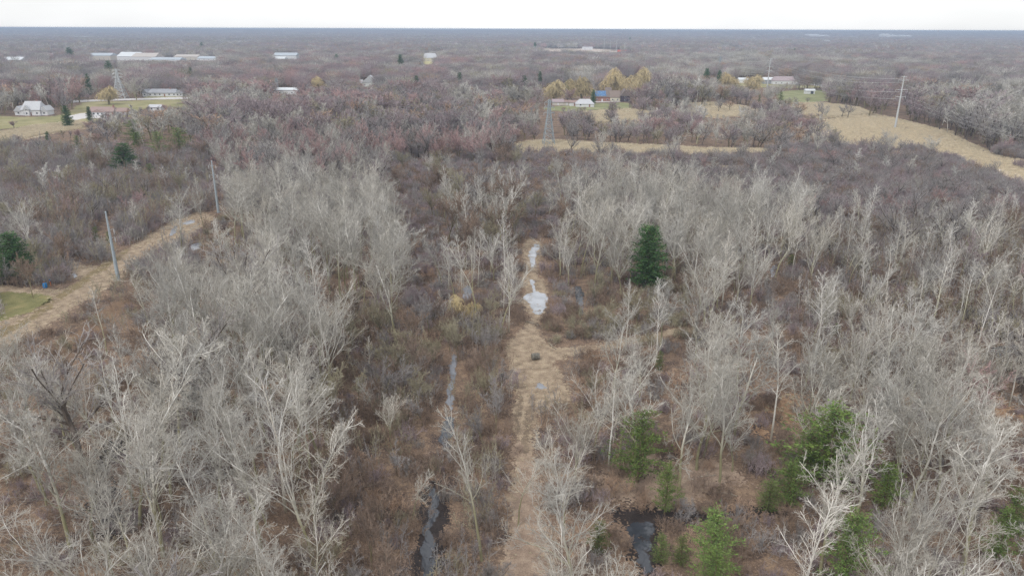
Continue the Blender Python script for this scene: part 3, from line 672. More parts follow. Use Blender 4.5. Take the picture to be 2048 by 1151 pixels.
def covers(x, y, h, r, low=0.30):
    """does a bare crown of height h and radius r standing at x, y hide something that must stay visible?"""
    bx, by = PX(x, y, h*low); tx, ty = PX(x, y, h)
    D = math.hypot(y, CAMH); rp = r*FPX/D
    m = (KA[:, 1] < by) & (KA[:, 1] > ty - 2)
    if not m.any(): return False
    k = KA[m]; ax = bx + (tx-bx)*(k[:, 1]-by)/(ty-by+1e-6)
    return bool((np.abs(k[:, 0]-ax) < rp*0.85 + k[:, 2]).any())
WATERPX = [w[2] for w in WATERS]
def open_ground(px, py):
    k = 0.02*(py-30); px += noise.noise(Vector((px/18, py/14, 3)))*k; py += noise.noise(Vector((px/18, py/14, 9)))*k*.5
    for p in [TRACK, LCOR]+WATERPX+CLEAR:
        if inpoly(px, py, p): return True
    return False
def in_meadow(px, py): return any(inpoly(px, py, p) for p in MEADOWS)

# ------------------------------------------------------------------ where things grow
TREES = []      # (kind, proto index, x, y, scale, rot)  individuals
def add_tree(kind, x, y, h, i=None, rot=None, hand=None):
    P = PROTO[kind]; i = R.randrange(len(P)) if i is None else i % len(P)
    TREES.append(dict(kind=kind, i=i, x=x, y=y, s=h/P[i]['h'], rot=R.random()*6.283 if rot is None else rot, h=h, hand=hand))
def at_top(kind, px, ytop, h, **k):
    """a tree of height h whose top shows at (px, ytop)"""
    g = G(px, ytop, h); add_tree(kind, g.x, g.y, h, **k); return g

# trees that stand out, placed one by one: kind, x of top, y of top, height, label
HAND = [
 ('cottonwood_tree', 345, 372, 22, 'large spreading pale bare tree alone on the tan corridor between the two steel poles'),
 ('cottonwood_tree', 168, 360, 11, 'low broad pale bare tree alone in grey brush above the left steel pole'),
 ('ash_tree', 35, 385, 20, 'pale bare tree with pinkish crown behind the dark pine at the left edge'),
 ('cottonwood_tree', 780, 480, 24, 'tall pale tree with mossy trunk standing at the edge of the brown scrub'),
 ('ash_tree', 640, 545, 25, 'very broad pale feathery tree left of the brown scrub'),
 ('cottonwood_tree', 545, 500, 22, 'pale tree with a dense crown behind the very broad feathery one'),
 ('aspen_tree', 952, 480, 20, 'slim silver tree with a bare white tip beside the yellow shrub'),
 ('aspen_tree', 1018, 505, 19, 'slim white-trunked tree at the left edge of the big puddle'),
 ('aspen_tree', 1000, 520, 18, 'slim pale tree just left of the white-trunked puddle tree'),
 ('aspen_tree', 1000, 350, 22, 'tall narrow pale tree ending the row left of the long puddle'),
 ('ash_tree', 985, 372, 20, 'pale feathery tree heading the row left of the long puddle'),
 ('aspen_tree', 1010, 420, 20, 'narrow pale tree in the middle of the row left of the long puddle'),
 ('aspen_tree', 600, 800, 21, 'silvery narrow tree standing alone on leaves left of the ditch'),
 ('aspen_tree', 960, 850, 20, 'silvery tree with upswept branches between the ditch pool and the track'),
 ('aspen_tree', 1038, 875, 14, 'thin straight white tree rising from the left edge of the track'),
 ('cottonwood_tree', 1160, 905, 21, 'crooked whitish tree on the right side of the track at the bottom'),
 ('ash_tree', 1165, 1010, 18, 'pale many-branched tree low beside the track at the bottom edge'),
 ('cottonwood_tree', 1290, 712, 20, 'pale tree rising over a small green pine right of the straw clearing'),
 ('aspen_tree', 1228, 745, 17, 'slender pale tree at the right rim of the straw clearing'),
 ('cottonwood_tree', 1385, 700, 23, 'tall pale tree with crown meeting its neighbour right of the straw clearing'),
 ('cottonwood_tree', 1470, 690, 24, 'tallest pale tree with a leaning mossy trunk above the leaf drift'),
 ('ash_tree', 1410, 520, 22, 'pale broad tree just right of the dark green pine'),
 ('ash_tree', 1250, 440, 20, 'pale tree partly hiding the left side of the dark green pine'),
 ('ash_tree', 1985, 405, 21, 'large grey round-crowned tree at the right edge above the thin trunks'),
 ('aspen_tree', 1660, 540, 20, 'slender leaning pale tree with a feathery top in the thin woods'),
 ('aspen_tree', 1775, 580, 16, 'small pale fan-shaped tree among brown thin trunks'),
 ('aspen_tree', 1990, 545, 18, 'straight silver tree near the right edge in the thin woods'),
 ('aspen_tree', 1720, 690, 10, 'low pale fan-topped tree in the brown woods'),
 ('aspen_tree', 1895, 500, 20, 'forked white birch standing out against dark brush on the right'),
 ('aspen_tree', 1690, 410, 15, 'white thin birch against purple brush on the right'),
 ('aspen_tree', 1740, 400, 14, 'second white thin birch against purple brush on the right'),
 ('aspen_tree', 1640, 420, 14, 'white thin birch at the left end of the purple brush'),
 ('maple_tree', 1945, 700, 14, 'round reddish twiggy tree above the right leaf drift'),
 ('cottonwood_tree', 1760, 800, 22, 'tall forked silvery tree right of the big green pine'),
 ('cottonwood_tree', 1880, 760, 22, 'tall silvery tree in front of the orange leaf drift'),
 ('cottonwood_tree', 1690, 880, 20, 'pale wide tree in front of the big green pine'),
 ('cottonwood_tree', 2010, 800, 24, 'broad pale tree filling the lower right edge'),
 ('ash_tree', 1860, 920, 21, 'pale feathery tree between two bottom right pines'),
 ('cottonwood_tree', 60, 780, 24, 'sprawling pale tree in the lower left corner woods'),
 ('cottonwood_tree', 210, 720, 23, 'pale tree with long horizontal limbs near the tan corridor'),
 ('cottonwood_tree', 400, 740, 24, 'tall pale tree with mossy trunk in the lower left woods'),
 ('cottonwood_tree', 480, 790, 23, 'pale tree with long crooked limbs left of the brown scrub'),
 ('ash_tree', 330, 1020, 20, 'pale tree top cut by the bottom edge on the left'),
 ('ash_tree', 430, 1040, 19, 'forked pale tree top beside the other cut one on the bottom edge'),
]
for k, x, y, h, lab in HAND: at_top(k, x, y, h, hand=lab)
GREENS = [ # kind, x of top, y of top, height, widen, label
 ('spruce_tree', 1302, 446, 18, 1.35, 'tall dark green pine standing alone in the pale woods right of the puddles'),
 ('pine_tree', 1690, 808, 14, 1.8, 'big bright green pine leaning over brush in the lower right woods'),
 ('pine_tree', 1625, 860, 9, 1.3, 'green pine adjoining the left side of the big bright pine'),
 ('pine_tree', 1285, 818, 12.5, 1.2, 'green pine laced with pale branches right of the straw track'),
 ('pine_tree', 1338, 925, 8.5, 0.85, 'slim green pine above the black pond'),
 ('pine_tree', 1435, 1020, 10, 1.2, 'bright green pine on the bottom edge right of the black pond'),
 ('pine_tree', 1440, 1090, 8, 1.2, 'bright young pine below its taller twin on the bottom edge'),
 ('cedar_tree', 1325, 1065, 4.5, 1.2, 'small bushy green cedar right of the black pond'),
 ('cedar_tree', 1366, 1070, 4.5, 1.1, 'dull olive cedar left of the bright bottom pine'),
 ('pine_tree', 1590, 920, 7.5, 1.4, 'green pine behind the pale tree in front of the big pine'),
 ('cedar_tree', 1545, 960, 5, 1.5, 'olive bushy cedar beside the black wet ground'),
 ('pine_tree', 1788, 925, 8, 1.3, 'deep green pine showing between pale crowns in the lower right'),
 ('pine_tree', 1710, 1020, 11, 1.3, 'tall green pine half hidden behind pale branches at the bottom right'),
 ('pine_tree', 2046, 975, 8, 1.0, 'green pine at the right edge behind pale twigs'),
 ('pine_tree', 2020, 1020, 8, 1.2, 'green pine at the lower right corner'),
 ('cedar_tree', 1322, 700, 4.5, 0.9, 'small lone cedar on brush behind the clearing'),
 ('cedar_tree', 1675, 645, 4, 1.3, 'small green cedar in the thin right woods'),
 ('cedar_tree', 1585, 508, 4.5, 1.5, 'dim green cedar beside the white water patch'),
 ('cedar_tree', 1200, 1040, 5, 1.3, 'green cedar under the crooked whitish tree by the track'),
 ('spruce_tree', 15, 462, 14, 1.6, 'dark bushy pine at the left edge above the blue barrel'),
 ('spruce_tree', 243, 284, 15, 1.9, 'dark green round spruce in the brush left of the steel poles'),
 ('pine_tree', 262, 238, 14, 1.6, 'green pine just above the dark round spruce'),
 ('pine_tree', 270, 262, 12, 1.6, 'lower green pine directly behind the dark round spruce'),
 ('pine_tree', 312, 262, 14, 1.3, 'narrow green pine right of the dark round spruce'),
 ('pine_tree', 353, 254, 15, 1.6, 'bright green pine rightmost in the cluster by the spruce'),
 ('cedar_tree', 297, 326, 6, 1.6, 'small yellow-green cedar below the spruce'),
 ('pine_tree', 152, 270, 9, 1.3, 'dim green pine between bare trees left of the spruce'),
 ('spruce_tree', 129, 210, 15, 1.15, 'green conical spruce on the lawn in front of the white gabled house'),
 ('spruce_tree', 175, 212, 11, 1.0, 'dark conical spruce beside the brown roofed house'),
 ('spruce_tree', 93, 262, 6, 1.2, 'low dark spruce at the edge of the tan meadow'),
 ('spruce_tree', 172, 146, 22, 0.7, 'tall dark narrow pine left of the golden willow'),
 ('spruce_tree', 380, 134, 20, 0.8, 'tall dark spruce right of the long ranch house'),
 ('cedar_tree', 188, 452, 5, 1.0, 'yellow-green cedar in grey brush left of the steel pole'),
 ('cedar_tree', 214, 462, 4, 1.0, 'smaller yellow-green cedar touching the left steel pole'),
 ('cedar_tree', 75, 372, 4, 1.3, 'small green cedar in the brush near the left edge'),
 ('cedar_tree', 1563, 182, 12, 1.1, 'bright green cone cedar beside the green lawn on the right'),
 ('cedar_tree', 1520, 188, 8, 0.8, 'smaller green cedar left of the bright cone one'),
 ('spruce_tree', 1048, 150, 20, 1.1, 'tall green spruce left of the golden willows'),
 ('spruce_tree', 1080, 142, 16, 1.0, 'dark spruce behind the leftmost golden willow'),
 ('spruce_tree', 1187, 178, 14, 0.9, 'dark spruce beside the house with the blue tarp'),
 ('spruce_tree', 1135, 160, 15, 1.0, 'dark evergreen between the first two golden willows'),
 ('spruce_tree', 920, 144, 18, 1.1, 'dark spruce behind the reddish woods near the centre'),
 ('spruce_tree', 832, 150, 20, 0.9, 'brownish dark spruce in front of the small white house'),
 ('spruce_tree', 800, 108, 30, 0.9, 'pointed dark spruce right of a matching pair far away'),
 ('spruce_tree', 840, 122, 18, 0.8, 'dark spruce at the yard of the far grey house'),
 ('spruce_tree', 1415, 136, 22, 1.0, 'dark conifer left of the far golden willows'),
 ('spruce_tree', 1440, 140, 18, 1.0, 'second dark conifer left of the far golden willows'),
 ('spruce_tree', 1070, 84, 30, 1.1, 'lone dark spruce left of the bare earth clearing'),
 ('spruce_tree', 1260, 74, 30, 1.3, 'lone dark evergreen above the bare earth clearing'),
 ('spruce_tree', 1590, 96, 24, 1.1, 'small dark evergreen far out on the right'),
 ('spruce_tree', 136, 94, 30, 1.4, 'dark evergreen behind the white warehouses'),
 ('spruce_tree', 214, 120, 26, 1.2, 'dark evergreens standing in front of the white warehouses'),
 ('spruce_tree', 402, 84, 28, 1.1, 'dark evergreen right of the white warehouses'),
 ('spruce_tree', 672, 107, 24, 1.1, 'lone dark evergreen in the far woods above the white house'),
]
for k, x, y, h, w, lab in GREENS:
    at_top(k, x, y, h, hand=lab); TREES[-1]['w'] = w
for x, y, h, lab in ((211, 170, 17, 'round golden willow standing alone on the lawn by the road'), (1108, 157, 22, 'golden willow leftmost of the row by the dark house'),
                     (1166, 151, 24, 'tall golden willow just left of the house with the blue tarp'), (1240, 134, 29, 'largest golden willow behind the dark house, left half'), (1280, 133, 28, 'largest golden willow behind the dark house, right half'),
                     (1460, 143, 21, 'orange willow left of the tall steel pole by far white houses'), (1513, 148, 20, 'dark-stemmed orange willow beside the tall steel pole'), (636, 152, 14, 'orange willow near the white house in the middle'),
                     (1150, 134, 18, 'faint golden willow behind the tall one')):
    at_top('willow_tree', x, y, h, hand=lab); TREES[-1]['w'] = 1.45
KA = np.array(KEEP + [(x, PX(G(x, y, h).x, G(x, y, h).y, h*0.6)[1], 6) for k, x, y, h, w, lab in GREENS if y > 130] + [(x, PX(G(x, y, h).x, G(x, y, h).y, h*0.35)[1], 11) for k, x, y, h, w, lab in GREENS if 200 < y < 400] + [(x+dx, y+12, 6) for x, y in ((211, 180), (1108, 165), (1166, 160), (1240, 150), (1280, 150), (1460, 152), (1513, 156), (636, 157)) for dx in (-14, 0, 14)] + [(x, y, 8) for x, y in ((1108, 180), (1108, 190), (1166, 180), (1166, 190), (1240, 168), (1275, 168), (1240, 158), (1275, 158), (1455, 162), (1513, 166), (1513, 175))])
# yellow shrubby willow near the ditch and the low golden scrub tree
at_top('willow_tree', 915, 590, 5.5, hand='low bright yellow willow shrub beside the ditch'); TREES[-1]['w'] = 1.25
at_top('willow_tree', 940, 600, 5.0, hand='second bright yellow willow shrub beside the slim silver tree'); TREES[-1]['w'] = 1.1
for x, y, h, w, lab in ((1215, 602, 8, 1.3, 'tan twiggy spreading bush left of the golden scrub tree'), (1280, 575, 10, 1.35, 'golden brown low-forked scrub tree below the dark green pine')):
    at_top('alder_tree', x, y, h, hand=lab, i=1); TREES[-1]['w'] = w
for x, y, h, lab in ((1440, 195, 12, 'dark vase-shaped tree standing in the pale meadow'), (1700, 205, 12, 'dark gnarled spreading tree at the meadow edge'), (1640, 200, 11, 'dark gnarled tree left of its spreading twin'), (1800, 275, 10, 'gnarled bare tree in brush in front of the right meadow'),
                     (1370, 222, 9, 'brown round tree by the tan meadow strip'), (1225, 195, 10, 'rust brown round tree in front of the dark house')):
    at_top('oak_tree', x, y, h, hand=lab)

def ramp_(v, a, b): return min(1, max(0, (v-a)/(b-a)))
def nv(x, y, s, o=0): return noise.noise(Vector((x/s+o, y/s-o, o*1.7)))
def zone(px, py, x, y):
    """what grows at a spot: tree density per m2, kinds, heights, shrub density, shrub colours, shrub height"""
    n1 = nv(x, y, 30, 3)
    if px < 655 + 30*n1 and py > 560 + max(0, (260-px)*0.55) or (390 < px < 800 and 425 < py <= 640):
        if px > 640 and py > 800: pass
        else: return dict(d=0.0265, mix=[('cottonwood_tree', 5), ('ash_tree', 4), ('aspen_tree', 2.2), ('oak_tree', .35)], h=(14, 24), sd=0.045, sm=[('brown', 4), ('grey', 2), ('olive', 2), ('bstem', 2.5), ('mauve', 2)], sh=(0.4, .9))
    if py > 640 and px < 1010:
        return dict(d=0.026, mix=[('alder_tree', 9), ('aspen_tree', 1.1), ('ash_tree', .5)], h=(7, 11), sd=0.11, sm=[('brown', 9), ('olive', 1), ('grey', 2), ('rust', .7), ('mauve', 2), ('stem', .8), ('bstem', 6)], sh=(0.45, 1.0))
    if 880 < px < 1045 and py > 400:
        return dict(d=0.022, mix=[('aspen_tree', 4), ('alder_tree', 2), ('ash_tree', 1)], h=(13, 20), sd=0.09, sm=[('brown', 4), ('mauve', 3), ('grey', 3), ('stem', 1)], sh=(0.5, 1.0))
    if 780 <= px <= 1120 and 330 < py <= 640:
        return dict(d=0.004, mix=[('alder_tree', 3), ('ash_tree', 1)], h=(8, 14), sd=0.10, sm=[('mauve', 5), ('grey', 4), ('brown', 3), ('rust', 1)], sh=(0.5, 1.1))
    if px > 1040 and py > 690 and px < (1200 if py < 900 else 1120):
        return dict(d=0.008, mix=[('alder_tree', 5)], h=(6, 9), sd=0.10, sm=[('brown', 6), ('rust', 2), ('mauve', 2), ('bstem', 5)], sh=(0.35, 0.8))
    if 1095 < px < 1400 and 585 < py <= 700:
        return dict(d=0.006, mix=[('alder_tree', 5)], h=(6, 9), sd=0.10, sm=[('brown', 4), ('olive', 4), ('grey', 2)], sh=(0.5, 1.0))
    if 1090 <= px < 1620 and 430 < py <= 700:
        return dict(d=0.0260, mix=[('ash_tree', 5), ('cottonwood_tree', 3), ('aspen_tree', 2)], h=(15, 22), sd=0.07, sm=[('brown', 3), ('grey', 4), ('mauve', 2), ('bstem', 3)], sh=(0.5, 1.0))
    if px >= 1600 - 40*n1 and 450 < py <= 770:
        return dict(d=0.016, mix=[('aspen_tree', 7), ('ash_tree', .7), ('oak_tree', 1.2), ('maple_tree', .6)], h=(10, 17), sd=0.14, sm=[('brown', 6), ('mauve', 4), ('grey', 3), ('rust', .8), ('stem', 2.5), ('bstem', 6)], sh=(0.6, 1.15))
    if px >= 1200 and py > 700:
        f = 0.010 if px < 1560 else 0.021
        return dict(d=f*1.35, mix=[('cottonwood_tree', 5), ('ash_tree', 2), ('aspen_tree', 2.5), ('oak_tree', .35)], h=(14, 22), sd=0.055, sm=[('brown', 5), ('mauve', 3), ('grey', 2), ('rust', 1)], sh=(0.4, 0.9))
    if px > 1380 and 320 < py <= 450:
        return dict(d=0.012, mix=[('oak_tree', 6), ('maple_tree', 1.5), ('aspen_tree', 1.2)], h=(7, 11), sd=0.10, sm=[('mauve', 5), ('grey', 6), ('brown', 2)], sh=(0.9, 1.7))
    if px < 420 and 300 < py:
        return dict(d=0.006, mix=[('oak_tree', 1.5), ('aspen_tree', 2), ('alder_tree', 3), ('ash_tree', .8), ('maple_tree', .5)], h=(8, 13), sd=0.11, sm=[('mauve', 6), ('grey', 8), ('brown', 2), ('rust', .5), ('bstem', 2), ('pale', 1)], sh=(0.9, 1.6))
    if px < 420:
        return dict(d=0.012, mix=[('oak_tree', 2), ('aspen_tree', 2), ('ash_tree', 3), ('maple_tree', 2)], h=(12, 18), sd=0.05, sm=[('mauve', 6), ('grey', 5)], sh=(0.9, 1.5))
    if 420 <= px < 1000 and py > 330:
        return dict(d=0.014, mix=[('ash_tree', 5), ('cottonwood_tree', 2), ('maple_tree', 1.5), ('oak_tree', 2)], h=(13, 19), sd=0.04, sm=[('mauve', 4), ('grey', 4)], sh=(0.9, 1.5))
    if px < 1000:
        return dict(d=0.017, mix=[('maple_tree', 6), ('oak_tree', 4), ('ash_tree', 3)], h=(14, 20), sd=0.03, sm=[('mauve', 4), ('grey', 4)], sh=(1, 1.6))
    if py > 380:
        return dict(d=0.024, mix=[('ash_tree', 6), ('cottonwood_tree', 2), ('oak_tree', 1), ('aspen_tree', 1)], h=(14, 20), sd=0.05, sm=[('mauve', 4), ('grey', 4), ('brown', 3)], sh=(0.8, 1.4))
    if 312 < py:
        return dict(d=0.006, mix=[('ash_tree', 4), ('oak_tree', 2), ('maple_tree', 1)], h=(11, 18), sd=0.075, sm=[('mauve', 4), ('grey', 5), ('rust', 2), ('brown', 3)], sh=(0.9, 1.6))
    return dict(d=0.008, mix=[('oak_tree', 6), ('maple_tree', 2), ('ash_tree', 1)], h=(8, 13), sd=0.06, sm=[('mauve', 4), ('grey', 6)], sh=(1.0, 1.8))
def pick(mix):
    t = R.random()*sum(w for _, w in mix)
    for k, w in mix:
        t -= w
        if t <= 0: return k
    return mix[-1][0]

SHRUBS = []
NEAR = 420.0
hand_xy = [(t['x'], t['y']) for t in TREES]
placed = {}
def crowded(x, y, r):
    cx, cy_ = int(x//8), int(y//8)
    for i in (-1, 0, 1):
        for j in (-1, 0, 1):
            for (a, b) in placed.get((cx+i, cy_+j), ()):
                if (a-x)**2+(b-y)**2 < r*r: return True
    return False
def place(x, y): placed.setdefault((int(x//8), int(y//8)), []).append((x, y))
for a, b in hand_xy: place(a, b)
GS = 3.2
y = 46.0
while y < NEAR:
    half = y*0.80+22
    x = -half
    while x < half:
        gx, gy = x+R.uniform(-.5, .5)*GS, y+R.uniform(-.5, .5)*GS; x += GS
        px, py = PX(gx, gy)
        if open_ground(px, py) or (in_meadow(px, py) and R.random() > 0.02): continue
        z = zone(px, py, gx, gy)
        gap = nv(gx, gy, 14, 7)
        if R.random() < z['d']*GS*GS*(1.0+1.1*gap)*(1.1 if py > 500 else 1.0):
            k = pick(z['mix']); h = R.uniform(*z['h'])
            P = PROTO[k][0]
            if not crowded(gx, gy, 2.9 if py > 450 else 3.8) and not covers(gx, gy, h, P['r']*h/P['h']*0.8):
                add_tree(k, gx, gy, h); place(gx, gy)
        sdn = z['sd']*GS*GS*(1.25+0.9*nv(gx, gy, 9, 20))
        nsh = int(sdn) + (1 if R.random() < sdn-int(sdn) else 0)
        for _ in range(nsh):
            if py < 1250 and gy < NEAR:
                sx, sy = gx+R.uniform(-.5, .5)*GS, gy+R.uniform(-.5, .5)*GS
                qx, qy = PX(sx, sy)
                sc = R.uniform(*z['sh'])*(1+0.3*nv(sx, sy, 12, 31))
                if open_ground(qx, qy) or open_ground(qx-0.018*(qy-30), qy) or open_ground(qx+0.018*(qy-30), qy) or covers(sx, sy, 3.4*sc, 1.6*sc, 0.0): continue
                bx, by = PX(sx, sy, 1)
                SHRUBS.append((sx, sy, pick(z['sm']), sc))
    y += GS
print('near trees', len(TREES), 'shrubs', len(SHRUBS))

# ------------------------------------------------------------------ scatter (stuff) by geometry nodes
def scatter(name, protos, pts, idx, scl, rot, label, cat=None):
    col = bpy.data.collections.new(name+'_kinds')
    for k, me in enumerate(protos):
        o = bpy.data.objects.new(f'{name}_kind_{k:03d}', me); col.objects.link(o)
    me = bpy.data.meshes.new(name); me.vertices.add(len(pts)); me.vertices.foreach_set('co', np.asarray(pts, dtype=np.float32).ravel())
    a = me.attributes.new('idx', 'INT', 'POINT'); a.data.foreach_set('value', np.asarray(idx, dtype=np.int32))
    a = me.attributes.new('scl', 'FLOAT_VECTOR', 'POINT'); a.data.foreach_set('vector', np.asarray(scl, dtype=np.float32).ravel())
    a = me.attributes.new('rot', 'FLOAT_VECTOR', 'POINT'); a.data.foreach_set('vector', np.asarray([(0, 0, r) for r in rot], dtype=np.float32).ravel())
    o = obj(name, me)
    ng = bpy.data.node_groups.new(name+'_nodes', 'GeometryNodeTree')
    ng.interface.new_socket('Geometry', in_out='INPUT', socket_type='NodeSocketGeometry')
    ng.interface.new_socket('Geometry', in_out='OUTPUT', socket_type='NodeSocketGeometry')
    N, L = ng.nodes, ng.links
    gi, go = N.new('NodeGroupInput'), N.new('NodeGroupOutput')
    ci = N.new('GeometryNodeCollectionInfo'); ci.inputs['Collection'].default_value = col
    ci.inputs['Separate Children'].default_value = True; ci.inputs['Reset Children'].default_value = True
    ip = N.new('GeometryNodeInstanceOnPoints'); ip.inputs['Pick Instance'].default_value = True
    def attr(nm, ty):
        n = N.new('GeometryNodeInputNamedAttribute'); n.data_type = ty; n.inputs['Name'].default_value = nm; return n.outputs['Attribute']
    L.new(gi.outputs[0], ip.inputs['Points']); L.new(ci.outputs[0], ip.inputs['Instance'])
    L.new(attr('idx', 'INT'), ip.inputs['Instance Index']); L.new(attr('rot', 'FLOAT_VECTOR'), ip.inputs['Rotation']); L.new(attr('scl', 'FLOAT_VECTOR'), ip.inputs['Scale'])
    L.new(ip.outputs[0], go.inputs[0])
    md = o.modifiers.new('scatter', 'NODES'); md.node_group = ng
    return tag(o, label, cat, None, 'stuff')

# undergrowth
sk = sorted(SHR); protos = [m for k in sk for m in SHR[k]]
rows = [(x, y, sk.index(c)*NSH+R.randrange(NSH), s) for x, y, c, s in SHRUBS]
scatter('undergrowth', protos, [(r[0], r[1], 0) for r in rows], [r[2] for r in rows], [(r[3]*R.uniform(.9, 1.3), r[3]*R.uniform(.9, 1.3), r[3]) for r in rows],
        [R.random()*6.28 for _ in rows], 'bare brown and mauve brush filling the gaps between the trees')

# individuals and the middle-distance woodland
CAP = {'cottonwood_tree': 310, 'ash_tree': 300, 'aspen_tree': 240, 'oak_tree': 220, 'maple_tree': 200, 'alder_tree': 300}
TREES.sort(key=lambda t: (t['hand'] is None, math.hypot(t['x'], t['y'])))
cnt = {}; IND, REST = [], []
for t in TREES:
    px, py = PX(t['x'], t['y'], t['h']*0.75); tx, ty = PX(t['x'], t['y'], t['h'])
    m = t['h']*0.3*FPX/max(60, math.hypot(t['x'], t['y']))
    inview = -m < px < 2048+m and ty < 1151
    if not inview: continue
    cnt[t['kind']] = cnt.get(t['kind'], 0)+1
    (IND if t['hand'] or cnt[t['kind']] <= CAP.get(t['kind'], 300) else REST).append(t)
print('individual', len(IND), cnt, 'rest', len(REST))

MARKS = [('the black ditch pool', 858, 1060), ('the hay bale', 1071, 714), ('the big track puddle', 1072, 600), ('the long curved puddle', 1065, 510), ('the tall dark pine', 1305, 520),
         ('the yellow willow shrubs', 925, 620), ('the left steel pole', 225, 500), ('the farther left pole', 430, 375), ('the lattice pylon', 1097, 245), ('the tall right pole', 1796, 210),
         ('the big bright pine', 1670, 860), ('the bright bottom pine', 1440, 1080), ('the black pond', 1290, 1080), ('the blue barrel', 91, 571), ('the corridor tree', 345, 420),
         ('the white gabled house', 62, 218), ('the dark round spruce', 243, 305), ('the golden scrub tree', 1280, 620), ('the right leaf drift', 1930, 810), ('the reddish round tree', 1945, 740),
         ('the broad feathery tree', 640, 640), ('the right edge grey tree', 1985, 480), ('the bare earth clearing', 1190, 104), ('the blue tarp house', 1215, 190), ('the tan meadow strip', 1200, 297),
         ('the silver ditch tree', 600, 900), ('the wet black hollow', 220, 970), ('the white water patch', 1545, 540), ('the scrub edge tree', 780, 600), ('the small puddle', 1080, 773)]
DESC = {'cottonwood_tree': ['pale crooked-limbed', 'pale wide-crowned', 'pale long-limbed', 'pale tangled'], 'ash_tree': ['pale feathery', 'pale vase-shaped', 'pale dense-twigged', 'pale fan-crowned'],
        'aspen_tree': ['slim silvery', 'slim pale', 'narrow white-stemmed', 'thin pale'], 'oak_tree': ['dark grey round', 'dark grey twiggy', 'dark low-forked'], 'maple_tree': ['reddish twiggy', 'mauve twiggy', 'reddish fan-shaped'],
        'alder_tree': ['small brown-twigged', 'small olive-twigged', 'small grey forked']}
ORD = ['nearest', 'second', 'third', 'fourth', 'fifth', 'sixth', 'seventh', 'eighth', 'ninth', 'tenth', 'eleventh', 'twelfth', 'thirteenth', 'fourteenth', 'fifteenth', 'sixteenth', 'seventeenth', 'eighteenth', 'nineteenth', 'twentieth']
ORD += [f'{n}th' for n in range(21, 200)]
GRP = {'cottonwood_tree': 'tall pale bare trees', 'ash_tree': 'pale feathery bare trees', 'aspen_tree': 'slim pale-stemmed trees', 'oak_tree': 'dark grey bare trees', 'maple_tree': 'reddish twiggy trees', 'alder_tree': 'small trees in the scrub',
       'pine_tree': 'green pines in the woods', 'cedar_tree': 'small green cedars', 'spruce_tree': 'dark spruces', 'willow_tree': 'golden willows'}
buckets = {}
for t in IND:
    if t['hand']: t['label'] = t['hand']; continue
    px, py = PX(t['x'], t['y'], t['h']*0.6)
    m = min(MARKS, key=lambda q: (q[1]-px)**2+((q[2]-py)*1.5)**2); dx, dy = px-m[1], (py-m[2])*1.5
    side = ('right of' if dx > 0 else 'left of') if abs(dx) > abs(dy) else ('in front of' if dy > 0 else 'behind')
    buckets.setdefault((DESC[t['kind']][t['i'] % len(DESC[t['kind']])], side, m[0]), []).append((dx*dx+dy*dy, t))
for (d, side, m), L_ in buckets.items():
    L_.sort(key=lambda q: q[0])
    for k, (_, t) in enumerate(L_):
        t['label'] = f'{d} bare tree, {ORD[k]} such {side} {m}' if len(L_) > 1 else f'only {d} bare tree {side} {m}'
for t in IND:
    P = PROTO[t['kind']][t['i']]; D = math.hypot(t['x'], t['y']); w = t.get('w', R.uniform(1.0, 1.3) if t['kind'] in ('oak_tree', 'maple_tree', 'ash_tree') else R.uniform(.9, 1.12))*t['s']
    if D < 300:
        o = empty(t['kind'], (t['x'], t['y'], -0.05), t['rot']); o.scale = (w, w, t['s'])
        obj('trunk', P['trunk'], o); obj('crown', P['crown'], o)
    else:
        o = obj(t['kind'], P['whole']); o.location = (t['x'], t['y'], -0.05); o.rotation_euler = (0, 0, t['rot']); o.scale = (w, w, t['s'])
    if 'lean' in t: o.rotation_euler = (t['lean'][0], t['lean'][1], t['rot'])
    tag(o, t['label'], 'tree', GRP[t['kind']], 'thing')

# ------------------------------------------------------------------ woodland from the middle distance outward
def covers_far(x, y, h, r): return covers(x, y, h, max(r, 5.0), 0.02)
def species(x, y, D):
    a, b, c = nv(x, y, 70, 1), nv(x, y, 45, 9), nv(x, y, 160, 4)
    px, py = PX(x, y)
    red = 0.12 + a*1.7 + (0.25 if (300 < px < 900 and 130 < py < 320) else 0) - (0.12 if px > 1050 else 0)
    pale = 0.28 + b*1.3 + c*0.6 + (0.35 if (1330 < px < 1560 and py < 260 or px > 1780 and 190 < py < 300) else 0)
    u = R.random()
    if u < red*0.75: return 'red' if R.random() < 0.5 else 'mauve'
    if R.random() < pale: return 'pale'
    u = R.random()
    return 'rust' if u < 0.06 else 'olive' if u < 0.18 else 'mauve' if u < 0.52 else 'grey'
midk = sorted(MID); midp = []; midoff = {}
for k in midk: midoff[k] = len(midp); midp += [q['whole'] for q in MID[k]]
faro = {}
for k in sorted(FAR): faro[k] = len(midp); midp += FAR[k]
W = []
K2M = {'cottonwood_tree': 'palewide', 'ash_tree': 'pale', 'aspen_tree': 'slim', 'oak_tree': 'grey', 'maple_tree': 'red', 'alder_tree': 'olive'}
for t in REST:
    k = K2M[t['kind']]
    if k == 'red' and R.random() < .4: k = 'mauve'
    q = R.randrange(len(MID[k])); W.append((t['x'], t['y'], midoff[k]+q, t['h']/MID[k][q]['h']))
y = NEAR; MIDEND = 1700.0
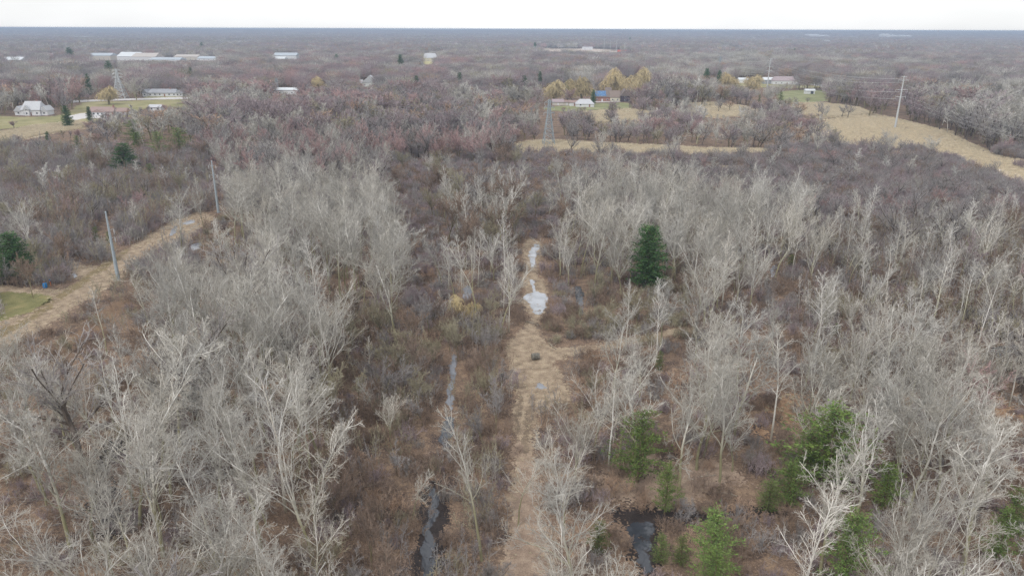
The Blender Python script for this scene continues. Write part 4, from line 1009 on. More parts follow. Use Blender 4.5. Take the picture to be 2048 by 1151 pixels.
while y < MIDEND:
    gs = 8.0 + (y-NEAR)*0.0015
    half = y*0.76+20; x = -half
    while x < half:
        gx, gy = x+R.uniform(-.5, .5)*gs, y+R.uniform(-.5, .5)*gs; x += gs
        px, py = PX(gx, gy)
        if any(inpoly(px, py, p) for p in CLEAR) or (in_meadow(px, py) and R.random() > (.18 if px < 1600 and py < 262 else .012)): continue
        lowarea = nv(gx, gy, 110, 6)
        h = R.uniform(13, 22)*(1+0.3*nv(gx, gy, 60, 12))
        if 1000 < px < 1700 and py > 215: h *= 0.62
        if R.random() > 0.88+0.2*lowarea: continue
        k = species(gx, gy, gy)
        if covers_far(gx, gy, h, 3.0): 
            h *= 0.35
            if covers_far(gx, gy, h, 2.2): continue
        if gy < 750:
            kk = {'pale': R.choice(['pale', 'pale', 'palewide', 'slim'])}.get(k, k)
            q = R.randrange(len(MID[kk])); W.append((gx, gy, midoff[kk]+q, h/MID[kk][q]['h']))
        else:
            q = R.randrange(2); W.append((gx, gy, faro[k]+q, h/15.0))
    y += gs
print('woodland', len(W))
scatter('woodland', midp, [(w[0], w[1], 0) for w in W], [w[2] for w in W], [(w[3]*R.uniform(1.05, 1.6), w[3]*R.uniform(1.05, 1.6), w[3]) for w in W], [R.random()*6.28 for _ in W],
        'mixed bare grey, mauve and reddish woods reaching back from the meadows')

# far clusters of crowns
def cluster(name, seed, wts):
    rg = random.Random(seed); names = ['pale', 'grey', 'mauve', 'red', 'rust', 'olive']; mats = [M[q] for q in ('paletwig', 'greytwig', 'mauvetwig', 'redtwig', 'rusttwig', 'olivetwig')]
    gr = [[] for _ in names]
    for i in range(-4, 5):
        for j in range(-4, 5):
            k = rg.choices(range(6), wts)[0]
            cx, cy_, H = i*7.5+rg.uniform(-3, 3), j*7.5+rg.uniform(-3, 3), rg.uniform(13, 23)
            if (i+j) % 2: H *= .8
            gr[k].append((cx, cy_, 0, cx, cy_, H*.7, .3, .2))
            for _ in range(34):
                a = rg.random()*6.28; rr = 5.2*rg.random()**.5; z = H*rg.uniform(.35, .82)
                p = (cx+math.cos(a)*rr, cy_+math.sin(a)*rr, z)
                q = (p[0]+math.cos(a)*1.2, p[1]+math.sin(a)*1.2, z+H*rg.uniform(.15, .25))
                gr[k].append((*p, *q, .36, .10))
    return tube_mesh(name, [(g, 3, k) for k, g in enumerate(gr)], mats)
CL = [cluster(f'cluster', 1200+i, w) for i, w in enumerate([(4, 3, 3, 1, .3, 1), (1, 4, 5, 1, .3, .5), (1, 2, 5, 4, .5, .3), (6, 3, 1, .3, .2, 1.5), (2, 5, 3, .5, .3, 1), (1, 3, 4, 3, 1, 0.2)])]
C2 = []; y = MIDEND
while y < 13000:
    gs = 52 if y < 4000 else 78
    half = y*0.76+60; x = -half
    while x < half:
        gx, gy = x+R.uniform(-.4, .4)*gs, y+R.uniform(-.4, .4)*gs; x += gs
        px, py = PX(gx, gy)
        if any(inpoly(px, py, p) for p in CLEAR[3:6]): continue
        n_ = nv(gx, gy, 400, 2)
        if n_ < -0.42: continue
        sz = 0.9+0.35*nv(gx, gy, 250, 8)+R.uniform(-.1, .1)
        if covers_far(gx, gy, 15*sz, 28): 
            continue
        q = int((nv(gx, gy, 500, 5)*0.9+0.5)*6+R.uniform(-1.2, 1.2)) % 6
        C2.append((gx, gy, q, sz, 1.0 if y < 4000 else 1.5))
    y += gs*0.95
print('clusters', len(C2))
scatter('distant_woodland', CL, [(c[0], c[1], terr(c[0], c[1])) for c in C2], [c[2] for c in C2], [(c[4], c[4], c[3]) for c in C2], [R.choice((0, 1.5708, 3.1416, 4.712)) for _ in C2],
        'flat far woods fading blue towards the horizon')

# dry grass and reeds
pts, idx, scl = [], [], []
def fill(poly, n_m2, h, base, keepclear=None, zmax=None):
    g = [G(*p) for p in poly]; xs = [p.x for p in g]; ys = [p.y for p in g]; q = [(p.x, p.y) for p in g]
    A = (max(xs)-min(xs))*(max(ys)-min(ys))
    for _ in range(int(A*n_m2)):
        x, y = R.uniform(min(xs), max(xs)), R.uniform(min(ys), max(ys))
        if not inpoly(x, y, q): continue
        if nv(x, y, 6, 15) < -0.1 and base: continue
        px, py = PX(x, y)
        if any(inpoly(px, py, w) for w in WATERPX): continue
        pts.append((x, y, 0)); idx.append(base+R.randrange(3)); s = R.uniform(.6, 1.15)*h; scl.append((s, s, s))
for i, p in enumerate(MEADOWS): fill(p, 0.5 if i != 1 else 0.7, 0.85 if i != 1 else 0.42, 0)
fill(TRACK, 0.6, 0.4, 3); fill(LCOR, 0.5, 0.6, 3)
for poly in (RIGHTLEAF,): fill(poly, 0.8, 0.8, 3)
scatter('dry_grass', REED+DRY, pts, idx, scl, [R.random()*6.28 for _ in pts], 'tan dry reeds and grass on the meadows and tracks')
print('grass', len(pts))

# ------------------------------------------------------------------ steel poles, pylons, wires
STEEL = plain('galvanised_steel', (0.38, 0.44, 0.48), 0.5, 0.1)
STEELL = plain('pale_steel', (0.58, 0.60, 0.61), 0.5, 0.2)
GLASS = plain('insulator_grey', (0.50, 0.50, 0.50), 0.3)
def seg_obj(name, segs, sides, mat, parent):
    return obj(name, tube_mesh(name, [(segs, sides, 0)], [mat]), parent)
def monopole(px, yb, yt, label, arms, mat, r=0.55, armr=0.16, base=True, xy=None, h=None, group=None):
    if xy is None: g, h = height_at(px, yb, yt)
    else: g = Vector((*xy, 0))
    o = empty('steel_pole', (g.x, g.y, 0)); tag(o, label, 'power pole', group, 'thing')
    n = 6; S = [(0, 0, h*i/n-0.1, 0, 0, h*(i+1)/n, r*(1-.62*i/n), r*(1-.62*(i+1)/n)) for i in range(n)]
    seg_obj('pole', S, 12, mat, o)
    seg_obj('pole_cap', [(0, 0, h, 0, 0, h+0.25, r*.42, r*.2)], 12, mat, o)
    ends = []
    for (zf, L) in arms:
        z = zf*h; sides_ = (-1, 1) if L > 0 else (1,) ; L = abs(L)
        for sg in sides_:
            seg_obj('crossarm', [(0, 0, z, sg*L*.5, 0, z+.25, armr*1.3, armr), (sg*L*.5, 0, z+.25, sg*L, 0, z+.5, armr, armr*.6)], 6, mat, o)
            seg_obj('insulator', [(sg*L, 0, z+.4, sg*L, 0, z-.1, .07, .14), (sg*L, 0, z-.1, sg*L, 0, z-.6, .14, .14), (sg*L, 0, z-.6, sg*L, 0, z-1.1, .14, .06)], 8, GLASS, o)
            ends.append((g.x+sg*L, g.y, z-1.1))
    return g, h, ends
ARMS = [(0.985, 2.2), (0.93, 3.4), (0.74, 4.0), (0.58, 4.2)]
ARMS = [(0.985, 2.0), (0.92, 3.4), (0.74, 4.2), (0.60, 3.6)]
gA, hA, eA = monopole(1790, 256, 153, 'tall pale steel pole with four crossarms rising from the golden meadow', ARMS, STEELL, 0.75, .2)
gB, hB, eB = monopole(1534, 178, 118, 'distant pale steel pole with four crossarms beside far white houses', ARMS, STEELL, 0.8, .25)
# the same line goes on towards the camera, its next pole out of frame on the right
gC = Vector((gA.x+(gA.x-gB.x)*0.8, gA.y-280, 0)); eC = [(gC.x+(e[0]-gA.x), gC.y, e[2]) for e in eA]
gD = Vector((gB.x+(gB.x-gA.x), gB.y+(gB.y-gA.y), 0)); eD = [(gD.x+(e[0]-gB.x), gD.y, e[2]) for e in eB]
WIRE = plain('wire_grey', (0.62, 0.62, 0.63), 0.5)
names8 = ['left shield', 'right shield', 'upper left', 'upper right', 'middle left', 'middle right', 'lower left', 'lower right']
def wire(a, b, sag, label, r=0.05):
    a, b = Vector(a), Vector(b); S = []; n = 24
    for i in range(n):
        t0, t1 = i/n, (i+1)/n
        p = a.lerp(b, t0); q = a.lerp(b, t1); p.z -= 4*sag*t0*(1-t0); q.z -= 4*sag*t1*(1-t1)
        S.append((*(p-a), *(q-a), r, r))
    o = seg_obj('power_line', S, 4, WIRE, None); o.location = a
    tag(o, label, 'power line', 'wires of the steel pole line', 'thing')
for k in range(8):
    wire(eA[k], eC[k], 6 if k > 1 else 4, f'{names8[k]} wire running right from the tall right steel pole', .03)
    wire(eB[k], eA[k], 7 if k > 1 else 5, f'{names8[k]} wire between the tall and the distant right steel poles', .05)
    wire(eD[k], eB[k], 7, f'{names8[k]} wire running back beyond the distant right steel pole', .05)
monopole(237, 560, 424, 'bluish steel pole rising beside the tan track, nearer of the two on the left', [(0.74, -1.3), (0.62, -1.2)], STEEL, 0.52, .05)
monopole(437, 425, 322, 'bluish steel pole at the far end of the tan corridor, farther of the two', [(0.90, 1.3), (0.72, 1.4)], STEEL, 0.52, .06)
def pylon(px, yb, yt, label, spread, armL, r=0.12, mat=STEEL, levels=9):
    g, h = height_at(px, yb, yt)
    o = empty('lattice_pylon', (g.x, g.y, 0), 0.12); tag(o, label, 'pylon', None, 'thing')
    def hw(t): return spread*(1-t/0.72)+0.9*(t/0.72) if t < 0.72 else 0.9*(1-(t-.72)/.28*0.45)
    zs = [0, .14, .27, .38, .48, .57, .65, .72, .78, .84, .90, .95, 1.0]
    cs = [(-1, -1), (1, -1), (1, 1), (-1, 1)]; br_ = []
    for a, b in zip(zs, zs[1:]):
        wa, wb = hw(a), hw(b)
        for i in range(4):
            c, d = cs[i], cs[(i+1) % 4]
            br_ += [(c[0]*wa, c[1]*wa, a*h, d[0]*wb, d[1]*wb, b*h, r*.6, r*.6), (d[0]*wa, d[1]*wa, a*h, c[0]*wb, c[1]*wb, b*h, r*.6, r*.6), (c[0]*wb, c[1]*wb, b*h, d[0]*wb, d[1]*wb, b*h, r*.6, r*.6)]
    for c in cs:
        seg_obj('leg', [(c[0]*hw(a), c[1]*hw(a), a*h, c[0]*hw(b), c[1]*hw(b), b*h, r, r) for a, b in zip(zs, zs[1:])], 4, mat, o)
    seg_obj('bracing', br_, 3, mat, o)
    for zf in (0.72, 0.84, 0.95):
        for sg in (-1, 1):
            w = hw(zf); z = zf*h; e = sg*(w+armL)
            seg_obj('crossarm', [(sg*w, -w, z, e, 0, z, r*.8, r*.5), (sg*w, w, z, e, 0, z, r*.8, r*.5), (sg*w, 0, z+1.3, e, 0, z, r*.7, r*.5), (sg*w, -w, z, sg*w, w, z, r*.6, r*.6)], 3, mat, o)
            seg_obj('insulator', [(e, 0, z, e, 0, z-1.5, .12, .12)], 6, GLASS, o)
    return g, h
pylon(1097, 291, 200, 'grey lattice pylon standing at the tan meadow strip in the middle', 3.4, 2.2, .17)
pylon(242, 197, 138, 'grey lattice pylon behind the golden willow and the road', 5.5, 3.6, .34, STEELL)
pylon(1438, 148, 113, 'faint lattice pylon in the far woods left of the orange willows', 4, 4, .22)
pylon(555, 185, 157, 'thin pale lattice pylon in front of the white building among trees', 2.0, 1.2, .12)
for px, yb, yt, lab in ((1220, 108, 80, 'thin pole at the left of the bare earth clearing'), (1232, 109, 82, 'thin pole in the middle of the bare earth clearing'), (1248, 108, 88, 'short thin pole at the right of the bare earth clearing'), (1208, 104, 78, 'thin pole behind the bare earth clearing')):
    monopole(px, yb, yt, lab, [(.95, 2.5)], STEELL, 0.9, .2)
# far masts on the horizon
def mast(px, yt, D, label, r=1.2, tank=False):
    g = G(px, 52.2+0); x = (px-CX)/FPX*D; 
    h = None; lo, hi = 0, 400
    for _ in range(40):
        m = (lo+hi)/2
        if PX(x, D, m)[1] > yt: lo = m
        else: hi = m
    h = lo; o = empty('water_tower' if tank else 'radio_mast', (x, D, 0)); tag(o, label, 'water tower' if tank else 'mast', None, 'thing')
    if tank:
        seg_obj('column', [(0, 0, 0, 0, 0, h-16, 4, 3.5)], 12, STEELL, o)
        seg_obj('tank', [(0, 0, h-18, 0, 0, h-13, 5, 12), (0, 0, h-13, 0, 0, h-5, 12, 12), (0, 0, h-5, 0, 0, h, 12, 3)], 16, STEELL, o)
    else:
        seg_obj('mast_shaft', [(0, 0, 0, 0, 0, h*.9, r, r*.7)], 4, STEELL, o)
        seg_obj('antenna', [(0, 0, h*.9, 0, 0, h, r*2, r*2)], 6, plain('warning_red', (.45, .2, .18)), o)
mast(660, 58.6, 9000, 'small pale water tower at the horizon left of the mast', tank=True)
mast(770, 58.4, 9000, 'thin radio mast on the horizon right of the water tower', 2.5)
mast(1825, 62, 6000, 'thin white mast near the far white plant on the right', 1.8)
mast(1427, 58.8, 8000, 'thin mast on the horizon right of the middle', 2)

# ------------------------------------------------------------------ houses
def mat_once(n, c, rough=.7):
    return bpy.data.materials.get(n) or plain(n, c, rough)
WHITE = mat_once('white_siding', (0.74, 0.75, 0.77)); GREYROOF = mat_once('grey_shingle', (0.34, 0.35, 0.38)); PALEROOF = mat_once('pale_shingle', (0.52, 0.53, 0.56))
BROWNROOF = mat_once('brown_shingle', (0.33, 0.24, 0.22)); DARKWIN = mat_once('window_dark', (0.07, 0.08, 0.10), .15); WHITEROOF = mat_once('white_metal_roof', (0.66, 0.69, 0.72)); ROOFB = mat_once('beige_gravel_roof', (0.50, 0.46, 0.43)); ROOFC = mat_once('blue_grey_roof', (0.44, 0.49, 0.54))
BRICK = mat_once('red_brick', (0.33, 0.18, 0.15)); DARKWOOD = mat_once('dark_timber', (0.075, 0.06, 0.08)); CREAM = mat_once('cream_wall', (0.66, 0.62, 0.50)); PINK = mat_once('pinkish_metal_roof', (0.38, 0.31, 0.33)); BLUE = surf('blue_tarp', [(0.07, 0.16, 0.33), (0.12, 0.24, 0.44), (0.40, 0.48, 0.58)], scale=1.2, detail=5, rough=.5, stops=[.4, .58, .66]); DARKROOF = mat_once('dark_shingle', (0.20, 0.165, 0.155))
def gable(bm, x0, x1, y0, y1, z0, z1, ov=0.5, th=0.25, axis='x', mi=0, hip=0.0):
    if axis == 'x':
        ym = (y0+y1)/2; x0 -= ov; x1 += ov; y0 -= ov; y1 += ov
        a = [(x0, y0, z0), (x1, y0, z0), (x1, y1, z0), (x0, y1, z0), (x0+hip, ym, z1), (x1-hip, ym, z1)]
    else:
        xm = (x0+x1)/2; x0 -= ov; x1 += ov; y0 -= ov; y1 += ov
        a = [(x1, y0, z0), (x1, y1, z0), (x0, y1, z0), (x0, y0, z0), (xm, y0+hip, z1), (xm, y1-hip, z1)]
    v = [bm.verts.new(p) for p in a] + [bm.verts.new((p[0], p[1], p[2]-th)) for p in a[:4]]
    for f in ((0, 1, 5, 4), (2, 3, 4, 5), (1, 2, 5), (3, 0, 4), (0, 6, 7, 1), (1, 7, 8, 2), (2, 8, 9, 3), (3, 9, 6, 0), (6, 9, 8, 7)):
        bm.faces.new([v[i] for i in f]).material_index = mi
def house(px, py, label, blocks, name='house', rz=0.0, cat='house', group=None, chim=None, scale=1.0):
    """blocks: (x0, x1, y0, y1, wall height, ridge height, axis, wall mat, roof mat, windows along the front, hip, door)"""
    g = G(px, py); o = empty(name, (g.x, g.y, 0), rz); o.scale = (scale,)*3; tag(o, label, cat, group, 'thing')
    for (x0, x1, y0, y1, h, rh, ax, wm, rm, nw, hip, door) in blocks:
        bm = bmesh.new(); boxes(bm, x0, x1, y0, y1, -.1, h)
        if ax == 'y' and hip == 0:   # gable end above the wall
            xm = (x0+x1)/2; v = [bm.verts.new(p) for p in ((x0, y0+.02, h-.02), (x1, y0+.02, h-.02), (xm, y0+.02, rh-.15))]; bm.faces.new(v)
        w = bm_obj('wall', bm, wm, o)
        bm = bmesh.new(); gable(bm, x0, x1, y0, y1, h+.05, rh, .5, .25, ax, 0, hip); bm_obj('roof', bm, rm, o)
        stories = 2 if h > 4.5 else 1
        for s in range(stories):
            for k in range(nw):
                cx = x0+(x1-x0)*(k+.5)/nw; z = 1.1+s*2.8
                if door and s == 0 and k == nw//2:
                    bm = bmesh.new(); boxes(bm, cx-.6, cx+.6, y0-.08, y0-.003, 0.05, 2.3); bm_obj('door', bm, BRICK if wm is WHITE else WHITE, o); continue
                bm = bmesh.new(); boxes(bm, cx-.75, cx+.75, y0-.10, y0-.003, z, z+1.4); f = bm_obj('window', bm, WHITE, o)
                bm = bmesh.new(); boxes(bm, cx-.6, cx+.6, y0-.13, y0-.103, z+.12, z+1.28); bm_obj('pane', bm, DARKWIN, f)
    if chim:
        bm = bmesh.new(); boxes(bm, chim[0]-.5, chim[0]+.5, chim[1]-.5, chim[1]+.5, chim[2]-2.5, chim[2]+.8); boxes(bm, chim[0]-.6, chim[0]+.6, chim[1]-.6, chim[1]+.6, chim[2]+.803, chim[2]+1.0); bm_obj('chimney', bm, BRICK, o)
    return o
house(62, 231, 'white two-storey house with steep grey gabled roof on the lawn at the left', [(-7, 7.5, 0, 11, 4.2, 10.5, 'x', WHITE, PALEROOF, 3, 1.5, True), (7.6, 12.5, 1, 10, 3.6, 7.2, 'y', WHITE, PALEROOF, 1, 0, False), (-13, -7.1, 1, 10, 3.2, 7, 'y', WHITE, PALEROOF, 1, 0, False), (-4, 0, -1.5, -.05, 4.8, 8, 'y', WHITE, PALEROOF, 1, 0, False)], chim=(3, 6, 10.5))
house(213, 231, 'long low house with brown roof and white walls below the road', [(-15, 6, 0, 11, 3.0, 6.2, 'x', BRICK, BROWNROOF, 4, 2, True), (-9, 0.5, -4, -.05, 3.0, 5.2, 'y', WHITE, BROWNROOF, 3, 0, False), (6.1, 15, 2, 10, 2.8, 5.4, 'x', WHITE, BROWNROOF, 2, 1, False)], chim=(4, 5, 6.5))
house(327, 193, 'long white ranch house with dark grey roof beyond the road', [(-14, 12, 0, 10, 3.2, 6.4, 'x', WHITE, GREYROOF, 6, 2, True), (-18, -14.05, -2, 9, 3.4, 6.2, 'y', WHITE, GREYROOF, 1, 0, False), (12.05, 18, -1, 9, 3.2, 6.0, 'y', WHITE, GREYROOF, 2, 0, False)], chim=(5, 5, 6.6), scale=1.1)
house(310, 222, 'small white garage with pale roof below the ranch house', [(-5, 5, 0, 7, 3.0, 5.0, 'x', WHITE, PALEROOF, 2, 0, False)], name='garage', cat='garage')
house(735, 173, 'white house with steep grey gables among reddish woods near the middle', [(-6, 12, 0, 12, 4.5, 12.5, 'y', WHITE, PALEROOF, 3, 0, True), (-20, -6.1, 2, 11, 3.5, 7.5, 'x', WHITE, WHITEROOF, 3, 1, False), (12.1, 16, 1, 11, 3.5, 8.5, 'x', WHITE, GREYROOF, 1, 1, False)])
house(572, 189, 'white flat barn with two dark openings behind reddish trees', [(-16, 16, 0, 12, 4.5, 6.6, 'x', WHITE, WHITEROOF, 5, 1, False)], name='barn', cat='barn')
def big(px, py, w, d, h, rh, label, rm=None, wm=None, name='warehouse', ax='x'):
    return house(px, py, label, [(-w/2, w/2, 0, d, h, rh, ax, wm or WHITE, rm or WHITEROOF, max(2, int(w/9)), 1, False)], name=name, cat=name)
BEIGE = mat_once('beige_wall', (0.60, 0.56, 0.50))
for (px, py, w, d, h, rh, lab, rm, wm) in (
    (18, 130, 62, 40, 7, 10, 'white warehouse at the far left edge', None, None), (45, 124, 40, 30, 6, 8, 'low cream warehouse behind the far left one', None, BEIGE),
    (98, 118, 60, 40, 7, 9, 'pale beige warehouse left of the dark evergreens', None, BEIGE), (150, 112, 44, 30, 6, 8, 'small white shed roof behind the dark evergreens', None, None),
    (195, 121, 78, 45, 8, 11, 'white long warehouse left of the twin arched ones', None, BEIGE), (256, 124, 58, 50, 9, 15, 'white arched warehouse, left of the twin pair', None, None),
    (288, 125, 66, 50, 9, 14, 'white arched warehouse, right of the twin pair', None, None), (330, 128, 80, 40, 6, 8, 'long white warehouse right of the arched pair', None, None),
    (372, 121, 70, 40, 6, 8, 'pinkish flat warehouse far right of the arched pair', None, BEIGE), (418, 124, 66, 34, 5, 7, 'low white warehouse at the right end of the row', None, None),
    (570, 124, 66, 40, 11, 14, 'white factory hall alone in woods right of the warehouses', None, None), (555, 126, 40, 30, 6, 8, 'low white annex left of the white factory hall', None, None)):
    big(px, py, w*.72, d*.8, h+1.5, rh+3.5, lab, [None, ROOFB, ROOFC, None][(px*7+py) % 4], wm)
house(860, 123, 'grey hip-roofed house on a yellow lawn far behind the reddish woods', [(-16, 16, 0, 18, 7, 16, 'x', CREAM, PALEROOF, 4, 6, True), (17, 44, 4, 14, 4, 7, 'x', CREAM, mat_once('tan_roof', (.55, .45, .38)), 3, 2, False)])
house(842, 138, 'tiny white shed in the yard of the far grey house', [(-6, 6, 0, 8, 4, 6, 'x', WHITE, WHITEROOF, 1, 0, False)], name='shed', cat='shed')
# dark house with blue tarp
o = house(1222, 203, 'dark timber and brick house with a blue tarp over its left roof', [(-16, -1.1, 0, 11, 4.2, 9.5, 'x', BRICK, DARKROOF, 3, 0, True), (-1, 8.5, -.6, 11, 4.0, 9.8, 'x', CREAM, mat_once('umber_shingle', (0.24, 0.19, 0.165)), 2, 0, False), (8.6, 17.5, -3, 10, 5.5, 11.5, 'y', DARKWOOD, DARKROOF, 1, 0, False), (-4, 1, 12, 17, 9, 12, 'x', DARKWOOD, DARKROOF, 1, 0, False)], scale=1.0)
def slope(x, f, off=.12): return (x, -.5+f*6.0, 4.25+f*5.25+off)
bm = bmesh.new(); v = []
for i in range(9):
    for j in range(6):
        x = -15.6+i*1.35; f = .12+.17*j+(.05*math.sin(i*2.1) if j in (0, 5) else 0)
        p = slope(x+(.3*math.sin(j*1.7) if i in (0, 8) else 0), min(f, .98)); v.append(bm.verts.new((p[0], p[1], p[2]+.06*math.sin(i*3.3+j*2.2))))
for i in range(8):
    for j in range(5): bm.faces.new((v[i*6+j], v[(i+1)*6+j], v[(i+1)*6+j+1], v[i*6+j+1]))
bm_obj('roof_tarp', bm, BLUE, o)
for (px, py, w, lab, rm, wm, rh) in ((1116, 211, 10, 'small pinkish shed leftmost below the golden willows', PINK, BEIGE, 5.5), (1134, 211, 8, 'low brownish shed second below the golden willows', BROWNROOF, BEIGE, 4.5), (1149, 212, 9, 'brown shed touching the pale greenhouse-like barn', BROWNROOF, WHITE, 4.8)):
    house(px, py, lab, [(-w/2, w/2, 0, 6, 3, rh, 'x', wm, rm, 1, 0, True)], name='shed', cat='shed')
house(1170, 214, 'pale grey hip-roofed barn on the green lawn below the dark house', [(-8, 8, 0, 10, 2.6, 6.5, 'x', WHITE, PALEROOF, 2, 4, True)], name='barn', cat='barn')
house(1546, 168, 'white roofed house right behind the distant steel pole', [(-12, 12, 0, 10, 5, 8, 'x', GREYROOF, WHITEROOF, 3, 0, True)])
house(1570, 169, 'house with pinkish metal roof right of the distant steel pole', [(-15, 13, 0, 12, 4.5, 9.5, 'x', WHITE, PINK, 4, 3, True)])
house(1487, 166, 'small white shed between the two orange willows', [(-6, 6, 0, 8, 4, 6.5, 'x', WHITE, WHITEROOF, 1, 0, False)], name='shed', cat='shed')
o = house(1620, 188, 'small white open shed on the bright green lawn', [(-5, 5, 0, 5, 3.4, 5.2, 'x', WHITE, WHITEROOF, 0, 0, False)], name='shed', cat='shed')
bm = bmesh.new(); boxes(bm, .6, 3.6, -.08, -.003, .05, 2.8); bm_obj('door', bm, DARKWIN, o)
for (px, py, w, h, lab) in ((1612, 77, 60, 14, 'white low hall leftmost of the far right industrial row'), (1626, 76, 110, 26, 'white plant hall second in the far right industrial row'), (1648, 77, 90, 20, 'white stepped hall third in the far right industrial row'), (1690, 78, 150, 10, 'long low white hall in the far right industrial row'),
                            (1712, 78, 80, 12, 'white low hall right of the long low one'), (1772, 79, 60, 34, 'tall white block of the far right industrial row'), (1790, 79, 40, 26, 'narrow white block beside the tall one'), (1812, 78, 90, 22, 'white block at the right end of the industrial row')):
    house(px, py, lab, [(-w/2, w/2, 0, 60, h, h+6, 'x', WHITE, WHITEROOF, 4, 10, False)], name='factory_hall', cat='factory')
for (px, py, w, h, lab) in ((1175, 100, 34, 8, 'white site cabin on the bare earth clearing'), (1245, 108, 26, 9, 'red container on the bare earth clearing')):
    house(px, py, lab, [(-w/2, w/2, 0, 14, h, h+1.5, 'x', WHITE if 'white' in lab else mat_once('container_red', (.6, .14, .09)), WHITEROOF if 'white' in lab else mat_once('container_red', (.6, .14, .09)), 2, 0, False)], name='site_cabin', cat='cabin')
for (px, py, w, lab) in ((105, 83, 60, 'tiny white roof far out behind the warehouses, leftmost'), (162, 80, 70, 'tiny white roof far out, second from the left'), (180, 80, 60, 'tiny white roof far out, third from the left'), (310, 72, 90, 'tiny white roof near the horizon above the warehouses'),
                         (485, 134, 16, 'small white roof in woods right of the warehouse row'), (493, 131, 14, 'smaller white roof next to it in woods'), (1655, 88, 70, 'tiny pale roof below the far industrial row'), (1665, 162, 9, 'tiny white roof in the woods right of the pinkish roof'), (1135, 72, 60, 'tiny white dot roof near the horizon left of the clearing')):
    house(px, py, lab, [(-w/2, w/2, 0, w*.4, w*.12+2, w*.2+3, 'x', WHITE, WHITEROOF, 0, 0, False)], cat='house')

# ------------------------------------------------------------------ hay bale, barrel, logs
g = G(1071, 718)
o = empty('hay_bale', (g.x, g.y, 0), math.radians(8)); o.scale = (1.15,)*3; tag(o, 'weathered grey-brown round hay bale lying on the straw track', 'hay bale', None, 'thing')
rb, lb_ = 0.62, 0.72
S = []; rgb = random.Random(5)
bm = bmesh.new(); n = 40; ringsv = []
for i in range(15):
    f = i/14; xx = -lb_+2*lb_*f; rr = rb*(1-0.10*abs(2*f-1)**6)*(1+.012*math.sin(i*2.4))
    ringsv.append([bm.verts.new((xx, math.cos(a)*rr*(1+.02*noise.noise(Vector((xx*3, math.cos(a)*3, math.sin(a)*3)))), rb-.03+math.sin(a)*rr*(1.0 if math.sin(a) > -.8 else .97))) for a in (k*2*math.pi/n for k in range(n))])
for a, b in zip(ringsv, ringsv[1:]):
    for k in range(n): bm.faces.new((a[k], a[(k+1) % n], b[(k+1) % n], b[k]))
bm.faces.new(ringsv[0][::-1]); bm.faces.new(ringsv[-1])
bm_obj('rolled_hay', bm, surf('weathered_hay', [(0.10, 0.095, 0.085), (0.19, 0.18, 0.155), (0.27, 0.25, 0.21)], scale=3, detail=7, fine=(14, .4), bump=.6), o, False)
for sx in (-.3, 0, .3):
    seg_obj('twine', [(sx, math.cos(a)*.63, .59+math.sin(a)*.63, sx, math.cos(a+.32)*.63, .59+math.sin(a+.32)*.63, .015, .015) for a in (k*2*math.pi/20 for k in range(20))], 4, mat_once('twine_dark', (.06, .06, .055)), o)
g = G(91, 575)
o = empty('barrel', (g.x, g.y, 0)); tag(o, 'bright blue plastic barrel at the edge of the mown grass', 'barrel', None, 'thing')
BB = plain('barrel_blue', (0.02, 0.20, 0.50), .35, 0, .1); OR = plain('orange_plastic', (.7, .2, .06), .5)
prof = [(0, .46), (.12, .50), (.42, .53), (.45, .56), (.49, .53), (.80, .53), (.83, .56), (.87, .53), (1.12, .49), (1.2, .44)]
seg_obj('barrel_body', [(0, 0, a[0]-.01, 0, 0, b[0], a[1], b[1]) for a, b in zip(prof, prof[1:])], 24, BB, o)
seg_obj('lid', [(0, 0, 1.195, 0, 0, 1.24, .45, .45), (0, 0, 1.24, 0, 0, 1.245, .45, .01)], 24, BB, o)
for sx, lab in ((-.9, 'orange and blue marker stake just left of the blue barrel'), (.75, 'orange and blue marker stake just right of the blue barrel')):
    p = empty('marker_stake', (g.x+sx, g.y+1.2, 0)); tag(p, lab, 'stake', 'marker stakes', 'thing')
    seg_obj('post', [(0, 0, -.05, 0, 0, 1.5, .06, .06)], 6, OR, p); seg_obj('tip', [(0, 0, 1.5, 0, 0, 1.95, .11, .08)], 6, BB, p)
LOGM = bark('dead_wood', (0.50, 0.45, 0.38), (0.30, 0.26, 0.21))
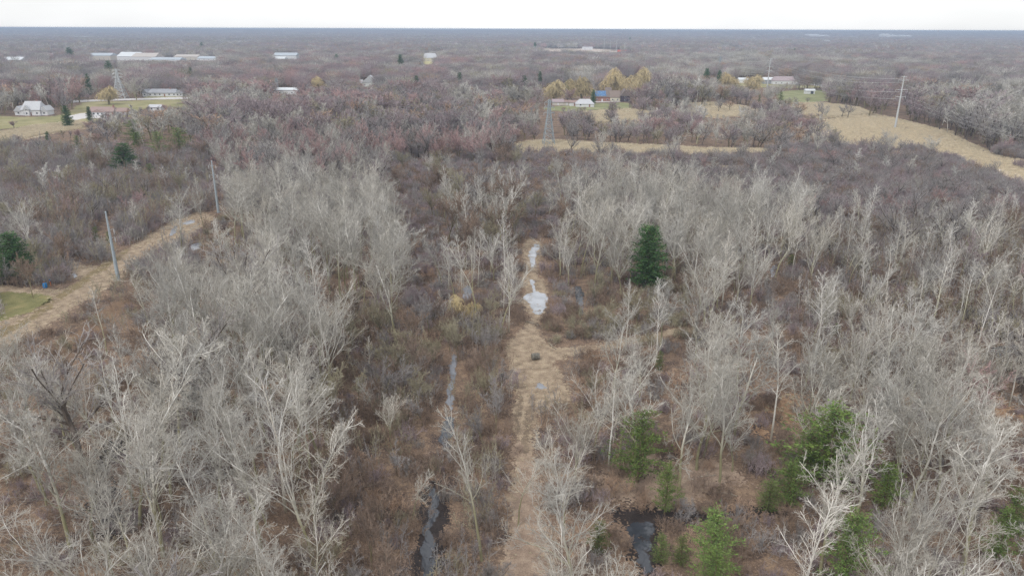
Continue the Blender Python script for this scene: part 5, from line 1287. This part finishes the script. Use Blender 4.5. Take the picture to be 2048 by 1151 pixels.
for k, (x0, y0, x1, y1, r, lab) in enumerate(((1052, 643, 1078, 650, .12, 'thin dark log lying across the track in front of the big puddle'), (1098, 688, 1112, 698, .14, 'short broken log by the scrub right of the track above the hay bale'), (1590, 735, 1650, 722, .15, 'pale fallen log in the thin right woods'),
        (1640, 470, 1652, 485, .12, 'pale leaning broken stick in purple brush'), (1440, 985, 1475, 992, .14, 'pale fallen log on leaves right of the slim pine'), (560, 1000, 640, 1010, .10, 'thin fallen log on leaves left of the ditch'), (700, 980, 770, 965, .10, 'fallen stem in brown scrub left of the black pool'),
        (1640, 905, 1700, 915, .14, 'fallen log beneath the big bright pine'), (70, 570, 84, 567, .10, 'short pale log left of the blue barrel'), (1830, 728, 1890, 722, .14, 'fallen log on dark ground in the right woods'), (940, 905, 975, 920, .1, 'fallen stem between the ditch and the track'), (1395, 955, 1430, 950, .13, 'pale log on the leaf litter behind the black pond'))):
    a, b = G(x0, y0), G(x1, y1); m_ = (a+b)/2; rg2 = random.Random(k); S = []; p = a-m_; n = 6
    for i in range(n):
        q = (a-m_).lerp(b-m_, (i+1)/n)+Vector((rg2.gauss(0, .1), rg2.gauss(0, .1), 0)); q.z = r*.9; p = Vector((p.x, p.y, r*.9))
        S.append((*p, *q, r*(1-.08*i), r*(1-.08*(i+1)))); p = q
    st = S[2]; S.append((*st[:3], st[0]+.9, st[1]+.5, st[2]+.7, r*.4, r*.2)); st = S[4]; S.append((*st[:3], st[0]-.5, st[1]+.6, st[2]+.5, r*.4, r*.2))
    o = seg_obj('fallen_log', S, 7, LOGM, None); o.location = m_; tag(o, lab, 'log', 'fallen logs', 'thing')

# ------------------------------------------------------------------ haze
HAZE = 1.8e-4
if HAZE:
    hm = bpy.data.materials.new('haze'); hm.use_nodes = True; nt = hm.node_tree; nt.nodes.clear()
    ho = nt.nodes.new('ShaderNodeOutputMaterial'); hv = nt.nodes.new('ShaderNodeVolumePrincipled')
    hv.inputs['Color'].default_value = (0.54, 0.66, 0.86, 1); hv.inputs['Density'].default_value = HAZE; hv.inputs['Anisotropy'].default_value = 0.0
    nt.links.new(hv.outputs[0], ho.inputs['Volume'])
    bm = bmesh.new(); boxes(bm, -24500, 24500, -300, 15800, -150.0, 66.0)
    o = bm_obj('haze', bm, hm); tag(o, 'thin bluish haze over the whole place', None, None, 'stuff')
    cy.volume_step_rate = 10; cy.volume_max_steps = 64
